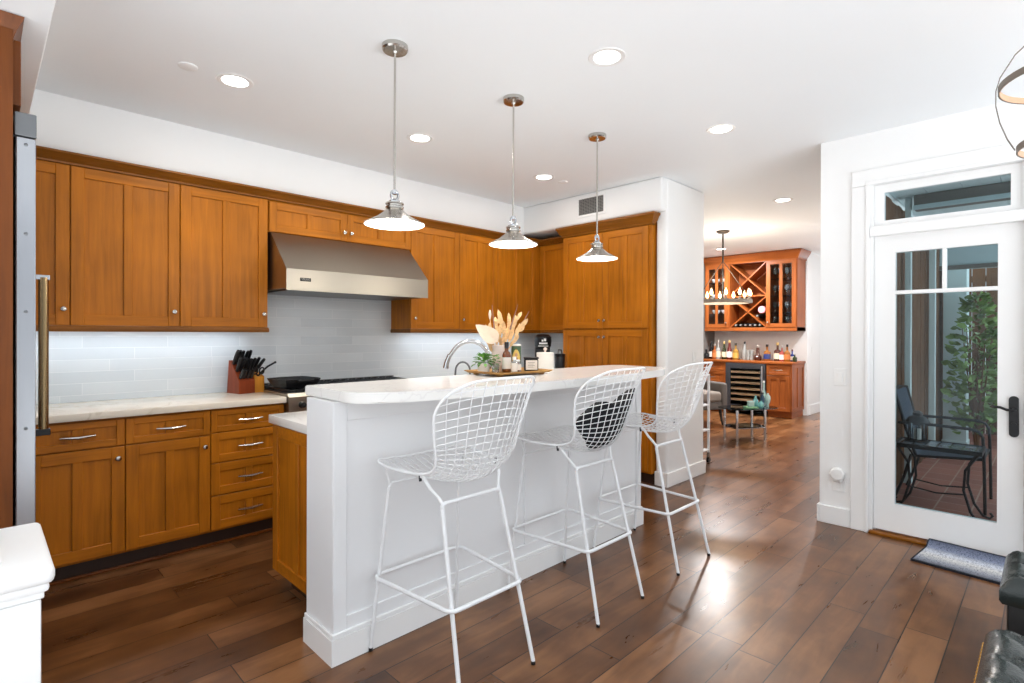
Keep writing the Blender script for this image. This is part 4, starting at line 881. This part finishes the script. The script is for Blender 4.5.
# upper bar cabinet with wine rack and glazed doors
bu = thing('bar_wall_cabinet', 'wood wall cabinet with crossed wine rack and glass doors above the bar', 'cabinet', (9.32, 4.415, 0), -PI/2)
UW = 4.415-2.875; z0, z1 = 1.405, 2.60; dep = .42
m = MB()
for x in (0, .405, .425, 1.065, 1.085, UW-.02): m.box((x, 0, z0), (x+.02, dep, z1))
m.box((0, 0, z0), (UW, dep, z0+.06)); m.box((0, 0, z1-.02), (UW, dep, z1)); m.box((0, dep-.015, z0), (UW, dep, z1)); m.box((0, -.012, z0), (UW, 0, z0+.055), 0, .003)
m.build('carcass', 'bar_v', bu, smooth=0)
for (x0, x1) in ((.012, .425), (1.065, UW-.012)):
    o = shaker(x0, x1, z0+.06, z1-.03, 2, .065, .05, ('bar_v', 'bar_h'), glass=True).build('glass_door', ('bar_v', 'bar_h'), bu, smooth=0)
    MB().box((x0+.06, -.012, z0+.12), (x1-.06, -.008, z1-.09)).build('glass_pane', 'cabglass', o, smooth=0)
    knob(o, (x1-.03) if x0 < .5 else x0+.03, z0+.14)
    for z in (1.70, 1.98, 2.26): MB().box((x0+.015, .02, z), (x1-.015, dep-.02, z+.008)).build('glass_shelf', 'tabglass', bu, smooth=0)
for (za, zb) in ((1.465, 1.99), (2.01, 2.575)):
    for s in (0, 1):
        xa, xb = .447, 1.063; ang = math.atan2(zb-za, xb-xa)*(1 if s == 0 else -1); L = math.hypot(zb-za, xb-xa)-.02
        m = MB(); m.box((-L/2, .012, -.009), (L/2, dep-.05, .009)); bmesh.ops.transform(m.bm, matrix=Matrix.Translation(((xa+xb)/2, 0, (za+zb)/2)) @ Matrix.Rotation(-ang, 4, 'Y'), verts=m.bm.verts); m.build('rack_divider', 'bar_h', bu, smooth=0)
MB().box((.445, .005, 1.99), (1.065, dep-.02, 2.01)).build('rack_shelf', 'bar_h', bu, smooth=0)
MB().box((.43, -.014, 2.565), (1.08, 0, z1)).build('top_rail', 'bar_h', bu, smooth=0)
m = crown(MB(), [(0, 0), (UW, 0), (UW, dep)], [(0, -1), (1, -1), (1, 0)], [(-.03, z1-.03), (.014, z1-.03), (.02, z1), (.03, z1+.01), (.075, z1+.085), (.085, z1+.115), (-.03, z1+.115)]); m.build('crown', 'bar_h', bu)
# wine bottles in the rack
def wine_end(label, y, z, capm, group='wine bottles lying in the rack'):
    t = thing('wine_bottle', label, 'wine bottle', (9.30, y, z), 0, group); xf = Matrix.Rotation(PI/2, 3, 'Y')
    MB().lathe([(.012, -.0), (.0145, .002), (.014, .09), (.036, .14), (.038, .3), (.034, .302)], (.02, 0, 0), 14, xf=xf).build('glass_body', 'iron', t); MB().lathe([(.0, -.002), (.016, 0), (.016, .045), (.0147, .046)], (.02, 0, 0), 12, xf=xf).build('foil_cap', capm, t)
M['foil'] = mat('silver_foil', (190, 186, 180), .35, .8); M['pinkf'] = mat('pink_foil', (226, 150, 160), .4)
for i, y in enumerate((3.86, 3.78, 3.70, 3.62, 3.54, 3.46)): wine_end('wine bottle lying in the bottom of the rack, %s' % ['leftmost', 'second from left', 'third from left', 'fourth from left', 'fifth from left', 'rightmost'][i], y, 1.505, 'foil')
wine_end('wine bottle lying higher in the right notch of the wine rack', 3.50, 1.66, 'foil')
pd = thing('round_tin', 'pale pink round tin lying in the right notch of the wine rack', 'tin', (9.33, 3.43, 1.765)); MB().lathe([(.058, 0), (.06, .004), (.06, .03), (.055, .032)], seg=24, xf=Matrix.Rotation(PI/2, 3, 'Y')).build('body', 'pinkf', pd); MB().lathe([(.03, -.002), (.032, 0)], seg=20, xf=Matrix.Rotation(PI/2, 3, 'Y')).build('lid_emblem', 'white', pd)
# stemware and bowls behind the glass
gl_n = 0
for zi, z in enumerate((1.708, 1.988, 2.268, 1.465)):
    for yi, y in enumerate((3.27, 3.19, 3.08, 3.0)):
        t = thing('wine_glass', 'stemmed glass behind the right bar cabinet door, %s shelf, %s' % (['second', 'third', 'top', 'lowest'][zi], ['leftmost', 'second', 'third', 'rightmost'][yi]), 'wine glass', (9.48, y, z), 0, 'stemware in the bar cabinet')
        MB().lathe([(.03, 0), (.028, .003), (.004, .008), (.004, .075), (.012, .085), (.034, .115), (.034, .15), (.028, .185), (.0265, .185), (.032, .15), (.032, .117), (.01, .09)], seg=14).build('glass_body', 'wine', t)
for i, (y, z) in enumerate(((4.29, 1.988), (4.10, 1.988), (4.29, 2.268), (4.10, 2.268), (4.28, 1.708), (4.11, 1.708))):
    t = thing('bowl', 'pale bowl behind the left bar cabinet door, %s' % ['middle left', 'middle right', 'upper left', 'upper right', 'lower left', 'lower right'][i], 'bowl', (9.48, y, z), 0, 'bowls in the bar cabinet'); MB().lathe([(.03, 0), (.035, .006), (.065, .04), (.07, .075), (.066, .075), (.06, .042), (.02, .012)], seg=20).build('bowl_body', 'cream' if i % 2 else 'white', t)
# bottles on the bar
def gm_(n, c, r=.06): M[n] = mat(n, c, r, coat=.4)
for n, c in (('glass_black', (20, 20, 22)), ('glass_green', (36, 46, 22)), ('glass_red', (92, 26, 24)), ('glass_orange', (150, 82, 40)), ('glass_gold', (150, 112, 44)), ('glass_clear', (150, 152, 148)), ('glass_brown', (74, 42, 34)), ('glass_blue', (46, 62, 120)), ('glass_pink', (150, 70, 62)), ('cap_gold', (186, 154, 96)), ('lab_orange', (196, 120, 66)), ('lab_cream', (230, 216, 186)), ('lab_yellow', (200, 160, 76)), ('glass_whisky', (140, 86, 34))): gm_(n, c)
def prof(kind, h, r):
    return {'wine': [(r*.93, 0), (r, .006), (r, h*.55), (r*.8, h*.64), (r*.36, h*.74), (r*.34, h*.98)], 'taper': [(r*.95, 0), (r, .006), (r, h*.3), (r*.8, h*.5), (r*.42, h*.72), (r*.36, h*.98)], 'squat': [(r*.95, 0), (r, .006), (r, h*.52), (r*.88, h*.6), (r*.32, h*.68), (r*.3, h*.96)], 'dec': [(r*.8, 0), (r, .02), (r*.98, h*.26), (r*.5, h*.42), (r*.42, h*.62), (r*.46, h*.9)]}[kind]
BB = [('squat', 4.465-.06, .17, .045, 'glass_black', None, 'black', 'black squat bottle at the far left end of the bar'), ('wine', 4.335, .31, .038, 'glass_black', 'label', 'black', 'black bottle with white label, second on the bar'), ('squat', 4.25, .27, .042, 'glass_orange', 'lab_orange', 'foil', 'orange-labeled bottle on the left of the bar'), ('squat', 4.187, .33, .036, 'glass_clear', 'lab_cream', 'foil', 'tall clear bottle with silver stopper beside the orange one'), ('taper', 4.10, .315, .04, 'glass_green', 'lab_cream', 'cap_gold', 'dark green bottle with cream label on the bar'), ('taper', 3.985, .335, .045, 'glass_red', 'label', 'cap_gold', 'red-brown bottle with gold neck and white label'),
      ('squat', 3.875, .29, .046, 'glass_gold', 'lab_yellow', 'black', 'gold bottle with black neck and yellow label'), ('taper', 3.74, .32, .038, 'glass_clear', None, 'black', 'clear slender bottle with black cap in the middle of bar'), ('dec', 3.5, .26, .055, 'glass_brown', None, 'foil', 'wide dark decanter with metal stopper on the bar'), ('squat', 3.35, .275, .05, 'glass_whisky', 'glass_blue', 'black', 'amber bottle with blue label and black cap'), ('squat', 3.2, .31, .052, 'glass_brown', 'lab_cream', 'cap_gold', 'dark brown square-shouldered bottle with large label'), ('squat', 3.115, .26, .038, 'glass_pink', 'label', 'foil', 'pink bottle with white label on the right of bar'), ('squat', 3.035, .28, .042, 'glass_whisky', 'lab_orange', 'black', 'amber bottle with wide black cap on the right of bar'), ('squat', 2.975, .20, .032, 'glass_blue', 'label', 'glass_red', 'small blue bottle with red cap near the bar\'s right end'), ('squat', 2.92, .13, .03, 'glass_green', None, 'foil', 'small green bottle at the right end of the bar')]
for i, (k, y, h, r, gmt, lb, cpm, lab) in enumerate(BB):
    bottle('liquor_bottle', lab, 'bottle', (9.36+(.05 if i % 3 == 1 else 0), y, .905), prof(k, h*.93, r*1.12), gmt, (r*1.12+.0006, h*.12, h*.42, lb) if lb else None, (r*.42, h*.86, h, cpm), 16, 'bottles on the bar')
for i, (y, z) in enumerate(((3.66, .905), (3.6, .905), (3.66, .995), (3.6, .995))):
    t = thing('shot_glass', 'small white glass in the stack between clear bottle and decanter, %s' % ['lower left', 'lower right', 'upper left', 'upper right'][i], 'glass', (9.36, y, z), 0, 'stacked white glasses on the bar'); MB().lathe([(.022, 0), (.027, .005), (.029, .088), (.026, .088), (.022, .01)], seg=16).build('glass_body', 'glass_clear', t)

# chandelier of candles
cd = thing('candle_chandelier', 'ring chandelier with lit candle bulbs in the dining room', 'chandelier', (7.03, 3.085, CH))
M['dark_m'] = mat('dark_bronze', (70, 62, 54), .45, .7); M['ringw'] = mat('weathered_ring', (150, 140, 128), .6)
MB().lathe([(.085, 0), (.085, -.012), (.06, -.03), (.01, -.034)], seg=24).build('canopy', 'dark_m', cd); MB().cyl((0, 0, -.03), (0, 0, -.42), .011).build('rod', 'dark_m', cd)
m = MB(); n = 40; R1 = .34; z = -.945
m.rings([[((R1+dr)*math.cos(2*PI*i/n), (R1+dr)*math.sin(2*PI*i/n), z+dz) for dr, dz in ((-.022, -.022), (.022, -.022), (.022, .022), (-.022, .022))] for i in range(n)], 0, True); m.build('ring', 'ringw', cd)
for k in range(4):
    a = PI/2*k+.4; MB().cyl((0, 0, -.40), (R1*math.cos(a), R1*math.sin(a), z+.02), .005, seg=8).build('strut', 'dark_m', cd)
for k in range(12):
    a = 2*PI*k/12; p = Vector((R1*math.cos(a), R1*math.sin(a), z)); m = MB(); m.lathe([(.022, .022), (.024, .03), (.012, .034), (.012, .075)], p, 12); q = m.build('candle', 'ringw', cd); MB().lathe([(.011, .075), (.021, .098), (.018, .12), (.006, .15), (.001, .165)], p, 12).build('bulb', 'bulb', q)
light('POINT', 'chandelier_glow', (0, 0, -.66), 36, cd, .24, (1, .88, .72))

# armchair
ac = thing('armchair', 'gray upholstered armchair partly hidden behind the white wall end', 'armchair', (7.71, 3.84, 0), math.radians(-28))
for sx in (-1, 1):
    for sy in (-1, 1): MB().tube([(sx*.27, sy*.27, .24), (sx*.3, sy*.3, 0)], .024, 10, r2=.013).build('leg', 'iron', ac)
MB().box((-.33, -.33, .23), (.33, .33, .36), 0, .03, 3).build('seat_base', 'gray_f', ac)
MB().box((-.25, -.36, .35), (.25, .2, .50), 0, .045, 4).build('seat_cushion', 'taupe', ac)
for s in (-1, 1): MB().box((s*.25, -.35, .24), (s*.36, .3, .63), 0, .04, 4).build('arm', 'gray_f', ac)
m = MB(); m.box((-.34, .2, .26), (.34, .34, .86), 0, .05, 4); bmesh.ops.transform(m.bm, matrix=Matrix.Translation((0, .3, .3)) @ Matrix.Rotation(-.15, 4, 'X') @ Matrix.Translation((0, -.3, -.3)), verts=m.bm.verts); m.build('backrest', 'gray_f', ac)

# glass side table and the glassware on it
gt = thing('glass_table', 'low glass side table with chrome legs in front of the wine fridge', 'side table', (7.0, 2.74, 0), math.radians(-29))
M['blackglass'] = mat('black_glass_shelf', (18, 20, 22), .05)
sp = [(-.25, -.11), (.17, -.11), (.17, .13), (-.25, .13)]
for (x, y) in sp: MB().cyl((x, y, 0), (x, y, .405), .016, seg=12).build('leg', 'chrome', gt)
def oval(a, b, n=32): return [(a*math.copysign(abs(math.cos(2*PI*i/n))**.6, math.cos(2*PI*i/n)), b*math.copysign(abs(math.sin(2*PI*i/n))**.6, math.sin(2*PI*i/n))) for i in range(n)]
MB().prism(oval(.37, .215), .405, .415).build('table_top', 'tabglass', gt); MB().prism([(x-.04, y+.01) for x, y in oval(.24, .15)], .17, .18).build('lower_shelf', 'blackglass', gt)
m = MB()
for y in (-.11, .13): m.cyl((-.25, y, .162), (.17, y, .162), .008)
for x in (-.25, .17): m.cyl((x, -.11, .162), (x, .13, .162), .008)
m.build('rail', 'chrome', gt)
M['teal'] = mat('teal_glass', (110, 170, 172), .1, coat=.4); M['seagl'] = mat('pale_sea_glass', (176, 206, 200), .1, coat=.3); M['navy'] = mat('navy_glass', (24, 58, 84), .08, coat=.4)
bottle('glass_float', 'round teal glass ball vase on the side table', 'vase', (6.99, 2.575, .416), [(.02, 0), (.034, .015), (.04, .04), (.03, .07), (.014, .08), (.015, .092)], 'teal')
bottle('glass_decanter', 'dark blue slender glass bottle on the side table', 'bottle', (7.14, 2.61, .416), [(.022, 0), (.025, .008), (.025, .11), (.02, .13), (.012, .15), (.014, .175)], 'navy', None, (.016, .172, .185, 'black'))
bottle('glass_decanter', 'pale round-bodied glass bottle on the side table\'s right', 'bottle', (7.205, 2.57, .416), [(.016, 0), (.015, .03), (.028, .06), (.036, .09), (.032, .13), (.014, .16), (.012, .175)], 'seagl')
bottle('glass_decanter', 'tall pale glass bottle with long white neck on the side table', 'bottle', (7.265, 2.64, .416), [(.02, 0), (.03, .02), (.03, .13), (.018, .18), (.0105, .21), (.010, .315)], 'seagl', None, (.0135, .30, .325, 'white'))
bottle('glass_decanter', 'light blue glass bottle behind the teal ball vase', 'bottle', (7.055, 2.665, .416), [(.02, 0), (.032, .025), (.032, .09), (.012, .12), (.012, .15)], 'teal')
bx = thing('glass_box', 'small green glass box on the left of the side table', 'box', (6.885, 2.66, .416), math.radians(-40)); MB().box((-.075, -.05, 0), (.075, .05, .025), 0, .005).build('tray_base', mat('jade', (120, 170, 130), .2), bx); MB().box((-.035, -.03, .025), (.035, .03, .095), 0, .008).build('cube', 'seagl', bx)

# slim white cart at the wall end
ct = thing('utility_cart', 'narrow white cart with glass shelves behind the white wall end', 'cart', (5.26, 2.66, 0))
for x in (-.17, .17):
    for y in (-.13, .13): MB().box((x-.011, y-.011, .11), (x+.011, y+.011, .93), 0, .003).build('post', 'white_metal', ct, smooth=0); c_ = MB().lathe([(.03, -.011), (.03, .011)], (x, y, .03), 16, xf=Matrix.Rotation(PI/2, 3, 'X')).build('caster', 'black', ct); MB().box((x-.01, y-.014, .04), (x+.01, y+.014, .11)).build('caster_fork', 'nickel', c_, smooth=0)
for z in (.13, .34, .60, .91): MB().box((-.18, -.14, z), (.18, .14, z+.014), 0, .003).build('shelf', 'white_metal', ct, smooth=0)
for i, (x, z, h_, mm, l) in enumerate(((.1, .614, .2, 'glass_blue', 'blue bottle on the upper shelf of the white cart'), (.1, .354, .2, 'glass_clear', 'clear bottle on the middle shelf of the white cart'), (.1, .144, .16, 'glass_clear', 'clear squat bottle on the lowest shelf of white cart'))): bottle('cart_bottle', l, 'bottle', (5.26+x, 2.60, z), prof('squat', h_, .045), mm, None, (.018, h_*.94, h_+.02, 'white'))

# ------------------------------------------------------------------ patio seen through the door
struct('patio_floor', MB().box((4.412, -1.6, -.12), (12, 1.055, -.05)), 'brick')
M['roofw'] = mat('porch_board', (196, 212, 214), .6)
m = MB()
for k in range(9): m.box((4.55, -1.2+k*.25, 2.64), (8.2, -1.2+k*.25+.246, 2.66))
m.box((4.512, -1.2, 2.661), (8.3, 1.05, 2.72)); struct('patio_ceiling', m, 'roofw', smooth=0)
bmm = thing('porch_beam', 'gray-brown timber beam under the porch roof outside', 'beam', (6.2, 0, 2.50)); MB().box((-.06, -1.2, 0), (.06, .9, .14), 0, .01).build('timber', 'beam', bmm, smooth=0); MB().box((-.08, -1.2, .0), (-.061, .9, .04)).build('ledger_strip', 'porch', bmm, smooth=0)
b2 = thing('porch_fascia', 'pale blue-gray fascia at the outer edge of porch roof', 'fascia', (8.2, 0, 2.12)); MB().box((0, -1.2, 0), (.05, .95, .51), 0, .005).build('board', 'porch', b2, smooth=0); MB().box((-.02, -1.2, 0), (0, .95, .05)).build('drip_strip', 'beam', b2, smooth=0)
for i, (x, w_, l) in enumerate(((6.22, .05, 'slim pale upright standing in for a window frame nearest the patio door'), (7.68, .06, 'slim pale upright standing in for a window frame in the middle of the patio'), (8.75, .26, 'wide pale porch column at the patio corner'))):  # the two slim ones stand in for white window frames
    p_ = thing('patio_upright', l, 'post', (x, .95 if w_ < .1 else .86, -.05)); MB().box((-w_/2, -w_/2, 0), (w_/2, w_/2 if w_ < .1 else .1, 2.68), 0, .006).build('shaft', 'post', p_, smooth=0); MB().box((-w_/2-.01, -w_/2-.01, 0), (w_/2+.01, w_/2+.01 if w_ < .1 else .11, .08), 0, .006).build('base', 'post', p_, smooth=0)
def fence(label, loc, rz, L, H_):
    t = thing('board_fence', label, 'fence', loc, rz); n = int(L/.15)
    m = MB(); tone = random.Random(3)
    for k in range(n): m.box((k*.15+.003, -.01-tone.uniform(0, .008), 0), (k*.15+.146, .015, H_-tone.uniform(0, .02)), 0, .003, 1)
    m.build('boards', 'fence', t, smooth=0); MB().box((0, .0151, .3), (L, .035, .39)).build('rail', 'fence', t, smooth=0); MB().box((0, .0151, H_-.4), (L, .035, H_-.31)).build('rail', 'fence', t, smooth=0)
fence('dark brown board screen standing in for windows reflecting the fence, left side of the patio', (4.56, 1.015, -.05), 0, 5.0, 2.6)  # these boards stand in for dark windows that mirror the fence
fence('dark brown board fence at the back of the patio', (10.1, .95, -.05), -PI/2, 5.5, 2.55)
def shrub(label, loc, r, h_, n, seed):  # leaf masses stand in for foliage reflected in the glass
    rnd = random.Random(seed); t = thing('shrub', label, 'shrub', loc, 0, 'shrubs standing in for reflected foliage'); m = MB()
    for i in range(n):
        a = rnd.uniform(0, 2*PI); q = rnd.uniform(.2, 1); zz = rnd.uniform(.15, 1); rr = r*math.sin(PI*min(.95, zz*.8+.12))*q; p = Vector((rr*math.cos(a), rr*math.sin(a), zz*h_)); d = Vector((math.cos(a), math.sin(a), rnd.uniform(-.3, .8))); m.leaf(p, d, (rnd.uniform(-1, 1), rnd.uniform(-1, 1), rnd.uniform(-1, 1)), rnd.uniform(.07, .11), rnd.uniform(.05, .085), .2, n=3)
    m.build('foliage', 'leaf', t); m = MB()
    for k in range(5): a = 2*PI*k/5; m.tube([(0, 0, 0), (r*.3*math.cos(a), r*.3*math.sin(a), h_*.45), (r*.55*math.cos(a), r*.55*math.sin(a), h_*.8)], .014, 6, r2=.004)
    m.build('stem', 'fence', t)
shrub('leafy green shrub standing in for reflected foliage right of the wide patio column', (9.4, .30, -.05), .36, 1.85, 520, 1)
shrub('leafy green shrub standing in for reflected foliage farther right along the back fence', (9.4, -.75, -.05), .45, 1.7, 600, 2)
shrub('leafy green shrub standing in for reflected foliage left of the wide patio column', (8.15, .60, -.05), .26, 1.85, 420, 5)
# iron armchair outside
pc = thing('patio_chair', 'black wrought-iron patio armchair with sling seat outside the door', 'chair', (5.82, .62, -.05))
def s_tube(name, pts, r=.011, par=None): return MB().tube(pts, r, 8).build(name, 'wrought', par or pc)
for s in (-1, 1):
    x = s*.29
    s_tube('leg', [(x, -.265, 0), (x, -.26, .3), (x, -.255, .50), (x, -.25, .60), (x, -.225, .64), (x, -.18, .655)])
    s_tube('leg', [(x, .32, 0), (x, .25, .2), (x, .2, .40)])
    s_tube('arm', [(x, -.18, .655), (x, .05, .66), (x, .29, .655)], .012)
    s_tube('back_post', [(x*.9, .17, .38), (x*.9, .24, .60), (x*.9, .32, .92)], .012)
    s_tube('seat_rail', [(x*.9, -.25, .42), (x*.9, 0, .40), (x*.9, .18, .385)])
s_tube('seat_front_rail', [(-.27, -.25, .42), (.27, -.25, .42)]); s_tube('back_top_rail', [(-.26, .32, .92), (0, .335, .94), (.26, .32, .92)])
m = MB(); n = 10; rs = []
path = [(-.25, .425), (-.1, .405), (.05, .392), (.16, .385), (.2, .45), (.25, .62), (.32, .91)]
m.rings([[(-.25, p[0], p[1]), (.25, p[0], p[1]), (.25, p[0]+.008, p[1]+.008), (-.25, p[0]+.008, p[1]+.008)] for p in path]); m.build('sling', 'sling', pc)
# scroll-legged tile table
tt = thing('patio_table', 'small tile-topped iron patio table outside the door', 'side table', (5.275, .61, -.05))
M['ptile'] = brick_mat('table_tile', .075, .075, (176, 182, 190), (110, 122, 140), (70, 70, 72), .006, .15, None, 0, .4)
MB().box((-.145, -.25, .525), (.145, .25, .545), 0, .003).build('tile_top', 'ptile', tt, smooth=0)
m = MB(); m.box((-.16, -.265, .518), (-.145, .265, .55)); m.box((.145, -.265, .518), (.16, .265, .55)); m.box((-.145, -.265, .518), (.145, -.25, .55)); m.box((-.145, .25, .518), (.145, .265, .55)); m.build('top_frame', 'wrought', tt, smooth=0)
for sx in (-1, 1):
    for sy in (-1, 1):
        m = MB(); m.tube([(sx*.14, sy*.24, .52), (sx*.135, sy*.17, .40), (sx*.135, sy*.16, .25), (sx*.14, sy*.2, .1), (sx*.145, sy*.25, .02), (sx*.145, sy*.29, .008), (sx*.145, sy*.305, .03), (sx*.145, sy*.29, .05)], .009, 8); m.build('leg', 'wrought', tt)
m = MB(); m.tube([(.135, -.165, .22), (.135, 0, .2), (.135, .165, .22)], .006); m.tube([(-.135, -.165, .22), (-.135, 0, .2), (-.135, .165, .22)], .006); m.build('stretcher', 'wrought', tt)
ln = thing('lantern', 'dark metal lantern standing on the patio table', 'lantern', (5.29, .745, .501))
m = MB(); m.lathe([(.075, 0), (.075, .012), (.06, .016), (.0, .017)], seg=16); m.build('base', 'wrought', ln)
MB().lathe([(.052, .016), (.052, .15)], seg=16, capa=False, capb=False).build('glass', 'pane', ln)
m = MB()
for k in range(8): a = PI/4*k; m.cyl((.057*math.cos(a), .057*math.sin(a), .012), (.057*math.cos(a), .057*math.sin(a), .155), .0045, seg=6)
m.build('bar', 'wrought', ln)
m = MB(); m.lathe([(.078, .15), (.08, .158), (.06, .19), (.03, .205), (.034, .225), (.02, .24), (.0, .245)], seg=18); m.build('roof', 'wrought', ln)
MB().lathe([(.025, .017), (.025, .1), (.0, .1)], seg=14).build('candle', 'cream', ln)
